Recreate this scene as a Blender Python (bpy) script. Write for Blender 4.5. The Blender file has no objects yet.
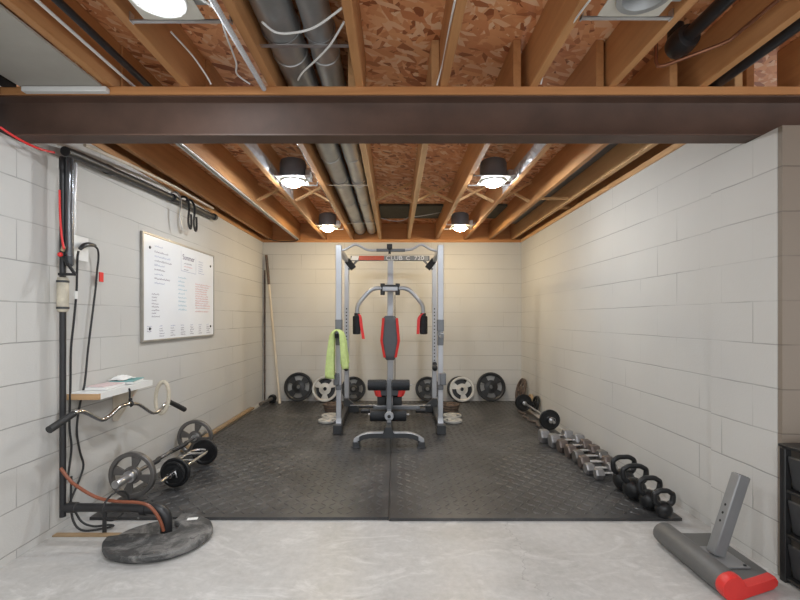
import bpy, bmesh, math, random
from mathutils import Vector, Matrix, Euler
random.seed(7)
SC = bpy.context.scene
COL = SC.collection
PI = math.pi

# ------------------------------------------------------------------ camera
CAMH, FPX, VX, VY = 1.18, 435.0, 395.0, 318.0
cd = bpy.data.cameras.new('camera')
cd.sensor_width = 36.0
cd.lens = FPX / 800.0 * 36.0
cd.shift_x = (400.0 - VX) / 800.0
cd.shift_y = (VY - 300.0) / 800.0
cd.clip_start = 0.02
cam = bpy.data.objects.new('camera', cd)
cam.location = (0, 0, CAMH)
cam.rotation_euler = (PI / 2, 0, 0)
COL.objects.link(cam)
SC.camera = cam


def P(px, py, Y):
    """photo measurement + distance -> point in the room"""
    return Vector(((px - VX) * Y / FPX, Y, CAMH + (VY - py) * Y / FPX))


def PZ(px, py, z):
    """photo measurement + height -> point in the room"""
    return P(px, py, (z - CAMH) * FPX / (VY - py))


# ------------------------------------------------------------------ materials
MATS = {}



def new_mat(name):
    m = bpy.data.materials.new(name)
    m.use_nodes = True
    nt = m.node_tree
    b = nt.nodes['Principled BSDF']
    return m, nt, b


def N(nt, typ, **kw):
    n = nt.nodes.new(typ)
    for k, v in kw.items():
        setattr(n, k, v)
    return n


def ramp(nt, fac, stops):
    r = N(nt, 'ShaderNodeValToRGB')
    el = r.color_ramp.elements
    while len(el) < len(stops):
        el.new(0.5)
    for e, (p, c) in zip(el, stops):
        e.position = p
        e.color = (*c, 1)
    nt.links.new(fac, r.inputs['Fac'])
    return r.outputs['Color']


def mixc(nt, fac, a, b, mode='MIX'):
    n = N(nt, 'ShaderNodeMix', data_type='RGBA', blend_type=mode)
    for sock, v in ((n.inputs['Factor'], fac), (n.inputs[6], a), (n.inputs[7], b)):
        if hasattr(v, 'links'):
            nt.links.new(v, sock)
        elif isinstance(v, (int, float)):
            sock.default_value = v
        else:
            sock.default_value = (*v, 1)
    return n.outputs[2]


def noise(nt, scale, detail=4, rough=0.55, vec=None, dist=0.0):
    n = N(nt, 'ShaderNodeTexNoise')
    n.inputs['Scale'].default_value = scale
    n.inputs['Detail'].default_value = detail
    n.inputs['Roughness'].default_value = rough
    n.inputs['Distortion'].default_value = dist
    if vec is not None:
        nt.links.new(vec, n.inputs['Vector'])
    return n


def objvec(nt, scale=(1, 1, 1), rot=(0, 0, 0), loc=(0, 0, 0)):
    tc = N(nt, 'ShaderNodeTexCoord')
    mp = N(nt, 'ShaderNodeMapping')
    mp.inputs['Scale'].default_value = scale
    mp.inputs['Rotation'].default_value = rot
    mp.inputs['Location'].default_value = loc
    nt.links.new(tc.outputs['Object'], mp.inputs['Vector'])
    return mp.outputs['Vector']


def bump(nt, b, height, strength=0.3, dist=0.01):
    n = N(nt, 'ShaderNodeBump')
    n.inputs['Strength'].default_value = strength
    n.inputs['Distance'].default_value = dist
    nt.links.new(height, n.inputs['Height'])
    nt.links.new(n.outputs['Normal'], b.inputs['Normal'])


def plain(name, col, rough=0.5, metal=0.0, var=0.15, scale=12.0, bmp=0.0, col2=None, coat=0.0):
    """painted / plastic / metal surface with slight mottling of its own"""
    m, nt, b = new_mat(name)
    v = objvec(nt)
    n = noise(nt, scale, 5, 0.6, v)
    c2 = col2 or tuple(max(0.0, c * (1 - var * 2)) for c in col)
    c = ramp(nt, n.outputs['Fac'], [(0.3, c2), (0.7, col)])
    nt.links.new(c, b.inputs['Base Color'])
    b.inputs['Roughness'].default_value = rough
    b.inputs['Metallic'].default_value = metal
    b.inputs['Coat Weight'].default_value = coat
    if bmp:
        n2 = noise(nt, scale * 8, 3, 0.6, v)
        bump(nt, b, n2.outputs['Fac'], bmp, 0.004)
    MATS[name] = m
    return m


def block_mat(name, axis, shift=0.0, base=(0.57, 0.56, 0.535)):
    m, nt, b = new_mat(name)
    tc = N(nt, 'ShaderNodeTexCoord')
    sp = N(nt, 'ShaderNodeSeparateXYZ')
    nt.links.new(tc.outputs['Object'], sp.inputs[0])
    add = N(nt, 'ShaderNodeMath', operation='ADD')
    nt.links.new(sp.outputs[axis], add.inputs[0])
    add.inputs[1].default_value = 20.32 + shift
    addz = N(nt, 'ShaderNodeMath', operation='ADD')
    nt.links.new(sp.outputs['Z'], addz.inputs[0])
    addz.inputs[1].default_value = -0.045 + 2.032
    # joints wander a little
    wob = noise(nt, 6.0, 2, 0.5, tc.outputs['Object'])
    wm = N(nt, 'ShaderNodeMath', operation='MULTIPLY_ADD')
    nt.links.new(wob.outputs['Fac'], wm.inputs[0])
    wm.inputs[1].default_value = 0.008
    nt.links.new(addz.outputs[0], wm.inputs[2])
    cb = N(nt, 'ShaderNodeCombineXYZ')
    nt.links.new(add.outputs[0], cb.inputs[0])
    nt.links.new(wm.outputs[0], cb.inputs[1])
    br = N(nt, 'ShaderNodeTexBrick')
    br.offset = 0.5
    br.inputs['Scale'].default_value = 1.0
    br.inputs['Brick Width'].default_value = 0.4064
    br.inputs['Row Height'].default_value = 0.2032
    br.inputs['Mortar Size'].default_value = 0.0035
    br.inputs['Mortar Smooth'].default_value = 0.35
    nt.links.new(cb.outputs[0], br.inputs['Vector'])
    br2 = N(nt, 'ShaderNodeTexBrick')
    br2.inputs['Scale'].default_value = 1.0
    br2.inputs['Brick Width'].default_value = 4000.0
    br2.inputs['Row Height'].default_value = 0.2032
    br2.inputs['Mortar Size'].default_value = 0.0035
    br2.inputs['Mortar Smooth'].default_value = 0.35
    nt.links.new(cb.outputs[0], br2.inputs['Vector'])

    def masked(fac, sc, lo, hi, out0, out1, seed):
        pn = noise(nt, sc, 3, 0.6, objvec(nt, loc=(seed, seed * 2, 0)))
        pf = N(nt, 'ShaderNodeMapRange')
        for i_, v_ in zip((1, 2, 3, 4), (lo, hi, out0, out1)):
            pf.inputs[i_].default_value = v_
        nt.links.new(pn.outputs['Fac'], pf.inputs[0])
        k_ = N(nt, 'ShaderNodeMath', operation='MULTIPLY')
        nt.links.new(fac, k_.inputs[0])
        nt.links.new(pf.outputs[0], k_.inputs[1])
        return k_.outputs[0]
    # where paint fills the joints and where they have cracked open
    hj = masked(br2.outputs['Fac'], 1.3, 0.38, 0.62, 0.10, 0.72, 3.0)
    vj = masked(br.outputs['Fac'], 1.7, 0.50, 0.66, 0.045, 0.65, 11.0)
    mk = N(nt, 'ShaderNodeMath', operation='MAXIMUM')
    nt.links.new(hj, mk.inputs[0])
    nt.links.new(vj, mk.inputs[1])
    big = noise(nt, 1.1, 5, 0.6, tc.outputs['Object'])
    tone = ramp(nt, big.outputs['Fac'], [(0.3, tuple(c * 0.93 for c in base)), (0.7, base)])
    col = mixc(nt, mk.outputs[0], tone, tuple(c * 0.42 for c in base))
    nt.links.new(col, b.inputs['Base Color'])
    b.inputs['Roughness'].default_value = 0.62
    fine = noise(nt, 90.0, 4, 0.7, tc.outputs['Object'])
    h = N(nt, 'ShaderNodeMath', operation='MULTIPLY_ADD')
    nt.links.new(mk.outputs[0], h.inputs[0])
    h.inputs[1].default_value = -1.0
    fs = N(nt, 'ShaderNodeMath', operation='MULTIPLY')
    nt.links.new(fine.outputs['Fac'], fs.inputs[0])
    fs.inputs[1].default_value = 0.28
    nt.links.new(fs.outputs[0], h.inputs[2])
    bump(nt, b, h.outputs[0], 0.55, 0.005)
    MATS[name] = m
    return m


def concrete_mat():
    m, nt, b = new_mat('concrete')
    v = objvec(nt)
    a = noise(nt, 1.3, 6, 0.62, v, 0.6)
    c = ramp(nt, a.outputs['Fac'], [(0.28, (0.33, 0.322, 0.31)), (0.5, (0.43, 0.422, 0.41)), (0.72, (0.52, 0.512, 0.50))])
    f = noise(nt, 26, 5, 0.7, v)
    c = mixc(nt, 0.22, c, ramp(nt, f.outputs['Fac'], [(0.3, (0.30, 0.29, 0.27)), (0.7, (0.72, 0.70, 0.67))]))
    # pale trowel and mineral smears
    s = noise(nt, 2.6, 6, 0.7, objvec(nt, (1, 2.2, 1), (0, 0, 0.5)), 1.8)
    sm = ramp(nt, s.outputs['Fac'], [(0.52, (0, 0, 0)), (0.68, (0.6, 0.6, 0.6))])
    c = mixc(nt, sm, c, (0.66, 0.65, 0.635))
    dk = ramp(nt, noise(nt, 1.9, 6, 0.7, objvec(nt, loc=(9, 3, 0)), 1.2).outputs['Fac'], [(0.55, (0, 0, 0)), (0.70, (0.5, 0.5, 0.5))])
    c = mixc(nt, dk, c, (0.33, 0.315, 0.295))
    # hairline cracks
    sx = N(nt, 'ShaderNodeSeparateXYZ')
    nt.links.new(v, sx.inputs[0])
    wv = noise(nt, 3.2, 5, 0.65, objvec(nt, (0.25, 1, 1), loc=(0, 2.3, 0)))
    m1 = N(nt, 'ShaderNodeMath', operation='MULTIPLY_ADD')
    nt.links.new(wv.outputs['Fac'], m1.inputs[0])
    m1.inputs[1].default_value = 0.55
    nt.links.new(sx.outputs['X'], m1.inputs[2])
    m2 = N(nt, 'ShaderNodeMath', operation='SUBTRACT')
    nt.links.new(m1.outputs[0], m2.inputs[0])
    m2.inputs[1].default_value = 0.94
    m3 = N(nt, 'ShaderNodeMath', operation='ABSOLUTE')
    nt.links.new(m2.outputs[0], m3.inputs[0])
    ck = ramp(nt, m3.outputs[0], [(0.0, (0.55, 0.55, 0.55)), (0.0035, (0, 0, 0))])
    c = mixc(nt, ck, c, (0.20, 0.19, 0.18))
    nt.links.new(c, b.inputs['Base Color'])
    r = ramp(nt, a.outputs['Fac'], [(0.3, (0.30,) * 3), (0.7, (0.5,) * 3)])
    nt.links.new(r, b.inputs['Roughness'])
    bump(nt, b, f.outputs['Fac'], 0.12, 0.004)
    MATS['concrete'] = m


def osb_mat():
    m, nt, b = new_mat('osb')
    v = objvec(nt)
    cols = []
    last = None
    for i, (rz, sx, sy) in enumerate(((0.25, 11, 34), (1.1, 12, 36), (1.9, 11, 38), (-0.5, 12, 34))):
        mp = N(nt, 'ShaderNodeMapping')
        mp.inputs['Scale'].default_value = (sx, sy, 1)
        mp.inputs['Location'].default_value = (i * 3.1, i * 1.7, 0)
        nt.links.new(objvec(nt, (1, 1, 0), (0, 0, rz)), mp.inputs['Vector'])
        vv = mp.outputs['Vector']
        wn = noise(nt, 7.0, 3, 0.6, v)
        mv = mixc(nt, 0.10, vv, wn.outputs['Color'], 'ADD')
        vo = N(nt, 'ShaderNodeTexVoronoi')
        vo.inputs['Scale'].default_value = 1.0
        nt.links.new(mv, vo.inputs['Vector'])
        sp = N(nt, 'ShaderNodeSeparateColor')
        nt.links.new(vo.outputs['Color'], sp.inputs[0])
        c = ramp(nt, sp.outputs[0], [(0.0, (0.30, 0.09, 0.03)), (0.22, (0.68, 0.28, 0.115)), (0.7, (0.84, 0.43, 0.20)), (1.0, (0.93, 0.66, 0.42))])
        if last is None:
            last = c
        else:
            pick = ramp(nt, sp.outputs[1], [(0.60, (0, 0, 0)), (0.62, (1, 1, 1))])
            last = mixc(nt, pick, last, c)
    big = noise(nt, 2.0, 3, 0.5, v)
    tone = ramp(nt, big.outputs['Fac'], [(0.3, (0.85, 0.80, 0.77)), (0.7, (1, 1, 1))])
    last = mixc(nt, 1.0, last, tone, 'MULTIPLY')
    nt.links.new(last, b.inputs['Base Color'])
    b.inputs['Roughness'].default_value = 0.6
    MATS['osb'] = m


def wood_mat(name, light, dark, axis=1, rough=0.6):
    m, nt, b = new_mat(name)
    s = [14, 14, 14]
    s[axis] = 0.8
    v = objvec(nt, tuple(s))
    a = noise(nt, 1.6, 6, 0.62, v, 0.8)
    c = ramp(nt, a.outputs['Fac'], [(0.28, dark), (0.55, light), (0.78, tuple(min(1, x * 1.12) for x in light))])
    big = noise(nt, 1.4, 3, 0.5, objvec(nt))
    c = mixc(nt, 0.5, c, ramp(nt, big.outputs['Fac'], [(0.35, dark), (0.65, light)]))
    nt.links.new(c, b.inputs['Base Color'])
    b.inputs['Roughness'].default_value = rough
    bump(nt, b, a.outputs['Fac'], 0.12, 0.003)
    MATS[name] = m


def rubber_mat():
    m, nt, b = new_mat('mat_rubber')
    v = objvec(nt)
    a = noise(nt, 2.2, 6, 0.65, v, 0.5)
    c = ramp(nt, a.outputs['Fac'], [(0.3, (0.028, 0.028, 0.029)), (0.52, (0.050, 0.050, 0.051)), (0.75, (0.105, 0.101, 0.098))])
    d = noise(nt, 11, 6, 0.75, v)
    dm = ramp(nt, d.outputs['Fac'], [(0.56, (0, 0, 0)), (0.72, (0.4, 0.4, 0.4))])
    c = mixc(nt, dm, c, (0.21, 0.20, 0.185))
    # chalk specks
    vo = N(nt, 'ShaderNodeTexVoronoi')
    vo.inputs['Scale'].default_value = 5.0
    nt.links.new(v, vo.inputs['Vector'])
    sk = ramp(nt, vo.outputs['Distance'], [(0.0, (0.8, 0.8, 0.8)), (0.045, (0, 0, 0))])
    c = mixc(nt, sk, c, (0.42, 0.41, 0.39))
    nt.links.new(c, b.inputs['Base Color'])
    b.inputs['Roughness'].default_value = 0.36
    f = noise(nt, 160, 2, 0.6, v)
    bump(nt, b, f.outputs['Fac'], 0.15, 0.002)
    MATS['mat_rubber'] = m


def lens_mat(name, power, tint):
    m, nt, b = new_mat(name)
    b.inputs['Base Color'].default_value = (0.9, 0.9, 0.9, 1)
    v = objvec(nt)
    n = noise(nt, 30, 2, 0.5, v)
    c = ramp(nt, n.outputs['Fac'], [(0.0, tuple(t * 0.95 for t in tint)), (1.0, tint)])
    nt.links.new(c, b.inputs['Emission Color'])
    b.inputs['Emission Strength'].default_value = power
    MATS[name] = m


block_mat('block_side', 'Y', -2.95)
block_mat('block_back', 'X', 0.1)
concrete_mat()
osb_mat()
rubber_mat()
lens_mat('lamp_lens', 250.0, (0.90, 0.955, 1.0))
lens_mat('lamp_lens_warm', 215.0, (1.0, 0.80, 0.50))
wood_mat('joist_wood', (0.56, 0.285, 0.115), (0.38, 0.17, 0.062))
wood_mat('joist_wood_pale', (0.68, 0.42, 0.20), (0.50, 0.26, 0.11))
wood_mat('sill_wood', (0.62, 0.30, 0.115), (0.44, 0.19, 0.065), axis=0)
wood_mat('ply_edge', (0.52, 0.33, 0.17), (0.36, 0.20, 0.09), axis=0)
wood_mat('pole_wood', (0.66, 0.60, 0.50), (0.46, 0.38, 0.28), axis=2)
wood_mat('lath', (0.34, 0.235, 0.13), (0.20, 0.13, 0.07))
block_mat('block_bare', 'X', 0.1, base=(0.23, 0.19, 0.15))
plain('steel_primer', (0.108, 0.060, 0.042), 0.58, 0.0, 0.18, 5.0, 0.05)
plain('galvanised', (0.46, 0.47, 0.47), 0.36, 0.75, 0.12, 6.0)
plain('cream_metal', (0.72, 0.70, 0.62), 0.4, 0.2, 0.06)
plain('bar_steel', (0.60, 0.60, 0.61), 0.28, 0.9, 0.08, 30)
plain('chrome', (0.72, 0.72, 0.73), 0.16, 1.0, 0.05, 30)
plain('silver_paint', (0.45, 0.46, 0.485), 0.36, 0.35, 0.05, 6)
plain('grey_paint', (0.16, 0.168, 0.18), 0.4, 0.25, 0.08, 9)
plain('post_grey', (0.27, 0.275, 0.28), 0.4, 0.3, 0.06, 9)
plain('dark_grey_paint', (0.050, 0.053, 0.057), 0.4, 0.2, 0.1, 9)
plain('black_plastic', (0.022, 0.022, 0.024), 0.38, 0.0, 0.15, 14)
plain('black_rubber', (0.026, 0.026, 0.027), 0.6, 0.0, 0.15, 20, 0.1)
plain('black_foam', (0.020, 0.022, 0.026), 0.75, 0.0, 0.2, 40, 0.2)
plain('black_vinyl', (0.030, 0.031, 0.034), 0.42, 0.0, 0.1, 20, 0.05)
plain('black_iron', (0.024, 0.025, 0.027), 0.36, 0.3, 0.2, 25, 0.15)
plain('rusty_iron', (0.17, 0.115, 0.085), 0.6, 0.25, 0.2, 25, 0.2, col2=(0.06, 0.05, 0.045))
plain('grey_iron', (0.18, 0.172, 0.165), 0.38, 0.55, 0.12, 18, 0.15)
plain('silver_iron', (0.56, 0.55, 0.52), 0.45, 0.3, 0.08, 12, 0.1)
plain('pale_iron', (0.36, 0.355, 0.36), 0.34, 0.6, 0.18, 30, 0.1)
plain('brown_iron', (0.185, 0.150, 0.135), 0.38, 0.5, 0.2, 30, 0.1)
plain('tan_iron', (0.50, 0.36, 0.22), 0.5, 0.3, 0.12, 20, 0.1)
plain('pad_grey', (0.080, 0.086, 0.096), 0.5, 0.0, 0.06, 15, 0.06)
plain('pad_grey_light', (0.115, 0.115, 0.112), 0.5, 0.0, 0.06, 15, 0.06)
plain('red_vinyl', (0.72, 0.035, 0.030), 0.4, 0.0, 0.06, 10)
plain('red_plastic', (0.78, 0.03, 0.03), 0.4, 0.0, 0.05, 10)
plain('orange_banner', (0.66, 0.11, 0.045), 0.4, 0.0, 0.12, 5)
plain('grey_banner', (0.27, 0.28, 0.28), 0.4, 0.0, 0.05, 5)
plain('white_print', (0.85, 0.85, 0.84), 0.4, 0.0, 0.03, 5)
plain('white_plastic', (0.80, 0.80, 0.78), 0.4, 0.0, 0.04, 10)
plain('silvery_white', (0.72, 0.73, 0.75), 0.25, 0.35, 0.1, 20, 0.3)
plain('board_white', (0.83, 0.85, 0.88), 0.18, 0.0, 0.02, 3)
plain('board_frame', (0.42, 0.40, 0.36), 0.35, 0.5, 0.08, 10)
plain('panel_grey', (0.43, 0.41, 0.365), 0.6, 0.0, 0.10, 1.6)
plain('ink_dark', (0.24, 0.22, 0.30), 0.5)
plain('ink_red', (0.80, 0.40, 0.42), 0.5)
plain('ink_cyan', (0.36, 0.62, 0.74), 0.5)
plain('ink_blue', (0.38, 0.42, 0.60), 0.5)
plain('towel_green', (0.60, 0.72, 0.28), 0.9, 0.0, 0.10, 30, 0.6)
plain('orange_hose', (0.25, 0.075, 0.036), 0.42, 0.0, 0.12, 10)
plain('copper', (0.42, 0.20, 0.12), 0.35, 0.85, 0.15, 12)
plain('paper_white', (0.82, 0.82, 0.80), 0.7, 0.0, 0.04, 20)
plain('paper_pink', (0.72, 0.58, 0.58), 0.7, 0.0, 0.06, 20)
plain('teal_cover', (0.18, 0.42, 0.42), 0.5, 0.0, 0.06, 20)
plain('rope_cream', (0.66, 0.60, 0.48), 0.8, 0.0, 0.1, 50, 0.3)
plain('label_cream', (0.64, 0.58, 0.46), 0.6, 0.0, 0.22, 14)
plain('lid_black', (0.075, 0.075, 0.074), 0.55, 0.0, 0.2, 7, 0.2, col2=(0.030, 0.030, 0.030))
# chalky dust over the lid
_m = MATS['lid_black']
_nt = _m.node_tree
_b = _nt.nodes['Principled BSDF']
_prev = _b.inputs['Base Color'].links[0].from_socket
_d = noise(_nt, 7.5, 6, 0.75, objvec(_nt), 0.8)
_dm = ramp(_nt, _d.outputs['Fac'], [(0.46, (0, 0, 0)), (0.74, (0.75, 0.75, 0.75))])
_nt.links.new(mixc(_nt, _dm, _prev, (0.36, 0.35, 0.335)), _b.inputs['Base Color'])
plain('cabinet_black', (0.018, 0.018, 0.019), 0.35, 0.0, 0.1, 20)
plain('bin_black', (0.045, 0.046, 0.048), 0.4, 0.0, 0.1, 20)
plain('insulation_dark', (0.085, 0.085, 0.065), 0.8, 0.0, 0.15, 12)
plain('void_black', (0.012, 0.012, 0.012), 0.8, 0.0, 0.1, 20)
plain('glossy_pipe', (0.15, 0.155, 0.165), 0.18, 0.75, 0.1, 10)


# ------------------------------------------------------------------ mesh tools
class MB:
    def __init__(self):
        self.v, self.f, self.mi = [], [], []

    def add(self, verts, faces, mi=0):
        o = len(self.v)
        self.v.extend(Vector(p) for p in verts)
        self.f.extend(tuple(o + i for i in f) for f in faces)
        self.mi.extend([mi] * len(faces))
        return self

    def box(self, x0, x1, y0, y1, z0, z1, mi=0):
        x0, x1 = sorted((x0, x1)); y0, y1 = sorted((y0, y1)); z0, z1 = sorted((z0, z1))
        return self.add([(x0, y0, z0), (x1, y0, z0), (x1, y1, z0), (x0, y1, z0), (x0, y0, z1), (x1, y0, z1), (x1, y1, z1), (x0, y1, z1)],
                        [(3, 2, 1, 0), (4, 5, 6, 7), (0, 1, 5, 4), (1, 2, 6, 5), (2, 3, 7, 6), (3, 0, 4, 7)], mi)

    def obox(self, c, s, M=None, mi=0):
        """box of size s about c turned by the matrix M"""
        c = Vector(c)
        M = (M or Matrix.Identity(3)).to_3x3()
        vs = [c + M @ Vector((i * s[0] / 2, j * s[1] / 2, k * s[2] / 2)) for k in (-1, 1) for i, j in ((-1, -1), (1, -1), (1, 1), (-1, 1))]
        return self.add(vs, [(3, 2, 1, 0), (4, 5, 6, 7), (0, 1, 5, 4), (1, 2, 6, 5), (2, 3, 7, 6), (3, 0, 4, 7)], mi)

    def bar(self, a, b, w, h, up=(0, 0, 1), mi=0):
        """rectangular bar from a to b, w across, h along up"""
        a, b = Vector(a), Vector(b)
        d = (b - a)
        L = d.length
        d.normalize()
        s = d.cross(Vector(up)).normalized()
        u = s.cross(d)
        M = Matrix((s, d, u)).transposed()
        return self.obox((a + b) / 2, (w, L, h), M, mi)

    def rings(self, rings, closed=False, caps=True, mi=0):
        n = len(rings[0])
        vs = [p for r in rings for p in r]
        fs = []
        m = len(rings)
        for i in range(m if closed else m - 1):
            a, b = i * n, ((i + 1) % m) * n
            for k in range(n):
                k2 = (k + 1) % n
                fs.append((a + k, a + k2, b + k2, b + k))
        if caps and not closed:
            fs.append(tuple(range(n - 1, -1, -1)))
            fs.append(tuple((m - 1) * n + k for k in range(n)))
        return self.add(vs, fs, mi)

    def tube(self, pts, r, n=10, closed=False, smooth=0, mi=0, caps=True):
        pts = [Vector(p) for p in pts]
        rs = list(r) if isinstance(r, (list, tuple)) else [r] * len(pts)
        if smooth:
            pts, rs = spline(pts, smooth, closed, rs)
        m = len(pts)
        T = []
        for i in range(m):
            a = pts[i - 1] if (i > 0 or closed) else pts[i]
            b = pts[(i + 1) % m] if (i < m - 1 or closed) else pts[i]
            T.append((b - a).normalized())
        up = Vector((0, 0, 1)) if abs(T[0].z) < 0.9 else Vector((0, 1, 0))
        nrm = T[0].cross(up).normalized()
        out = []
        for i in range(m):
            nrm = (nrm - T[i] * nrm.dot(T[i])).normalized()
            bn = T[i].cross(nrm)
            out.append([pts[i] + (nrm * math.cos(2 * PI * k / n) + bn * math.sin(2 * PI * k / n)) * rs[i] for k in range(n)])
        return self.rings(out, closed, caps, mi)

    def cyl(self, a, b, r, r2=None, n=20, mi=0):
        a, b = Vector(a), Vector(b)
        return self.tube([a, b], [r, r if r2 is None else r2], n, mi=mi)

    def lathe(self, prof, M=None, n=28, mi=0, caps=True):
        """profile of (radius, height) turned about the z axis of M"""
        M = M or Matrix.Identity(4)
        rr = [[M @ Vector((r * math.cos(2 * PI * k / n), r * math.sin(2 * PI * k / n), z)) for k in range(n)] for r, z in prof]
        return self.rings(rr, False, caps, mi)

    def prism(self, poly, depth, M=None, mi=0):
        M = M or Matrix.Identity(4)
        n = len(poly)
        vs = [M @ Vector((x, y, 0)) for x, y in poly] + [M @ Vector((x, y, depth)) for x, y in poly]
        fs = [tuple(range(n - 1, -1, -1)), tuple(range(n, 2 * n))] + [(i, (i + 1) % n, n + (i + 1) % n, n + i) for i in range(n)]
        return self.add(vs, fs, mi)

    def ball(self, c, r, n=16, m=10, s=(1, 1, 1), mi=0):
        c = Vector(c)
        rr = []
        for i in range(m + 1):
            t = -PI / 2 + PI * i / m
            q = max(1e-4, math.cos(t))
            rr.append([c + Vector((r * s[0] * q * math.cos(2 * PI * k / n), r * s[1] * q * math.sin(2 * PI * k / n), r * s[2] * math.sin(t))) for k in range(n)])
        return self.rings(rr, False, True, mi)

    def build(self, name, mats, parent=None, bevel=0.0, ang=35, local=False, flat=False, seg=2):
        me = bpy.data.meshes.new(name)
        off = Vector((0, 0, 0))
        if parent is not None and not local:
            p = parent
            while p is not None:
                off += Vector(p.location)
                p = p.parent
        me.from_pydata([v - off for v in self.v], [], self.f)
        if not isinstance(mats, (list, tuple)):
            mats = [mats]
        for mm in mats:
            me.materials.append(MATS[mm])
        for p, i in zip(me.polygons, self.mi):
            p.material_index = i
        bm = bmesh.new()
        bm.from_mesh(me)
        bmesh.ops.recalc_face_normals(bm, faces=bm.faces)
        bm.to_mesh(me)
        bm.free()
        if not flat:
            me.shade_smooth()
            me.set_sharp_from_angle(angle=math.radians(ang))
        me.update()
        o = bpy.data.objects.new(name, me)
        COL.objects.link(o)
        if parent is not None:
            o.parent = parent
        if bevel:
            b = o.modifiers.new('edge', 'BEVEL')
            b.width = bevel
            b.segments = seg
            b.limit_method = 'ANGLE'
            b.angle_limit = math.radians(40)
        return o


def spline(pts, k, closed, rs):
    n = len(pts)
    out, ro = [], []
    segs = n if closed else n - 1
    for i in range(segs):
        g = (lambda j: pts[j % n]) if closed else (lambda j: pts[max(0, min(n - 1, j))])
        p0, p1, p2, p3 = g(i - 1), g(i), g(i + 1), g(i + 2)
        for s in range(k):
            t = s / k
            out.append(0.5 * (2 * p1 + (p2 - p0) * t + (2 * p0 - 5 * p1 + 4 * p2 - p3) * t * t + (3 * p1 - p0 - 3 * p2 + p3) * t ** 3))
            ro.append(rs[i] * (1 - t) + rs[(i + 1) % n] * t)
    if not closed:
        out.append(pts[-1]); ro.append(rs[-1])
    return out, ro


def tag(o, label=None, cat=None, group=None, kind=None):
    if label: o['label'] = label
    if cat: o['category'] = cat
    if group: o['group'] = group
    if kind: o['kind'] = kind
    return o


def thing(name, loc, label, cat, group=None, rot=(0, 0, 0)):
    o = bpy.data.objects.new(name, None)
    o.empty_display_size = 0.05
    COL.objects.link(o)
    o.location = loc
    o.rotation_euler = rot
    return tag(o, label, cat, group)


def kids(o):
    return [c for c in COL.objects if c.parent is o]


def dup(o, loc, rot=None, label=None, group=None):
    r = o.copy(); COL.objects.link(r)
    r.location = loc
    if rot is not None: r.rotation_euler = rot
    tag(r, label, None, group)
    for ch in kids(o):
        c = ch.copy(); COL.objects.link(c); c.parent = r
        for g in kids(ch):
            d = g.copy(); COL.objects.link(d); d.parent = c
    return r


def lettering(name, s, size, mat, parent, M, depth=0.001):
    """raised lettering as a mesh; M puts its baseline centre in place"""
    cu = bpy.data.curves.new(name, 'FONT')
    cu.body = s
    cu.size = size
    cu.extrude = depth
    cu.align_x = 'CENTER'
    t = bpy.data.objects.new(name, cu)
    COL.objects.link(t)
    dg = bpy.context.evaluated_depsgraph_get()
    me = bpy.data.meshes.new_from_object(t.evaluated_get(dg))
    COL.objects.unlink(t)
    bpy.data.objects.remove(t)
    me.transform(M)
    me.materials.clear()
    me.materials.append(MATS[mat])
    me.name = name
    o = bpy.data.objects.new(name, me)
    COL.objects.link(o)
    o.parent = parent
    return o


def ring_plate(mb, R, r0, prof, holes, M, n=72, mi=0):
    """cast plate: prof = [(radius fraction, half thickness)], holes = [(a0, a1, f0, f1)] as angle and radius-fraction windows"""
    fr = sorted({f for f, _ in prof} | {h[2] for h in holes} | {h[3] for h in holes} | {r0 / R})
    fr = [f for f in fr if f >= r0 / R - 1e-6]

    def half(f):
        for (f0, t0), (f1, t1) in zip(prof, prof[1:]):
            if f0 <= f <= f1:
                return t0 + (t1 - t0) * (f - f0) / max(1e-9, f1 - f0)
        return prof[-1][1]
    na = len(fr)
    vs = []
    for side in (1, -1):
        for f in fr:
            for k in range(n):
                a = 2 * PI * k / n
                vs.append(M @ Vector((R * f * math.cos(a), R * f * math.sin(a), side * half(f))))

    def idx(side, i, k):
        return (0 if side > 0 else na * n) + i * n + k % n

    def solid(i, k):
        if i < 0 or i >= na - 1:
            return False
        a = 360.0 * ((k % n) + 0.5) / n
        f = (fr[i] + fr[i + 1]) / 2
        for a0, a1, f0, f1 in holes:
            if f0 < f < f1 and ((a - a0) % 360) < (a1 - a0):
                return False
        return True
    fs = []
    for i in range(na - 1):
        for k in range(n):
            if not solid(i, k):
                continue
            fs.append((idx(1, i, k), idx(1, i + 1, k), idx(1, i + 1, k + 1), idx(1, i, k + 1)))
            fs.append((idx(-1, i, k + 1), idx(-1, i + 1, k + 1), idx(-1, i + 1, k), idx(-1, i, k)))
            if not solid(i + 1, k):
                fs.append((idx(1, i + 1, k), idx(-1, i + 1, k), idx(-1, i + 1, k + 1), idx(1, i + 1, k + 1)))
            if not solid(i - 1, k):
                fs.append((idx(1, i, k + 1), idx(-1, i, k + 1), idx(-1, i, k), idx(1, i, k)))
            if not solid(i, k + 1):
                fs.append((idx(1, i, k + 1), idx(1, i + 1, k + 1), idx(-1, i + 1, k + 1), idx(-1, i, k + 1)))
            if not solid(i, k - 1):
                fs.append((idx(1, i, k), idx(-1, i, k), idx(-1, i + 1, k), idx(1, i + 1, k)))
    mb.add(vs, fs, mi)
    return mb


def clean_loose(o):
    bm = bmesh.new(); bm.from_mesh(o.data)
    bmesh.ops.delete(bm, geom=[v for v in bm.verts if not v.link_faces], context='VERTS')
    bm.to_mesh(o.data); bm.free()
    return o


def look(z, x=None):
    """matrix turning local z to the direction z"""
    z = Vector(z).normalized()
    x = Vector(x) if x is not None else (Vector((1, 0, 0)) if abs(z.x) < 0.9 else Vector((0, 1, 0)))
    y = z.cross(x).normalized()
    x = y.cross(z)
    return Matrix((x, y, z)).transposed().to_4x4()


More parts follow.
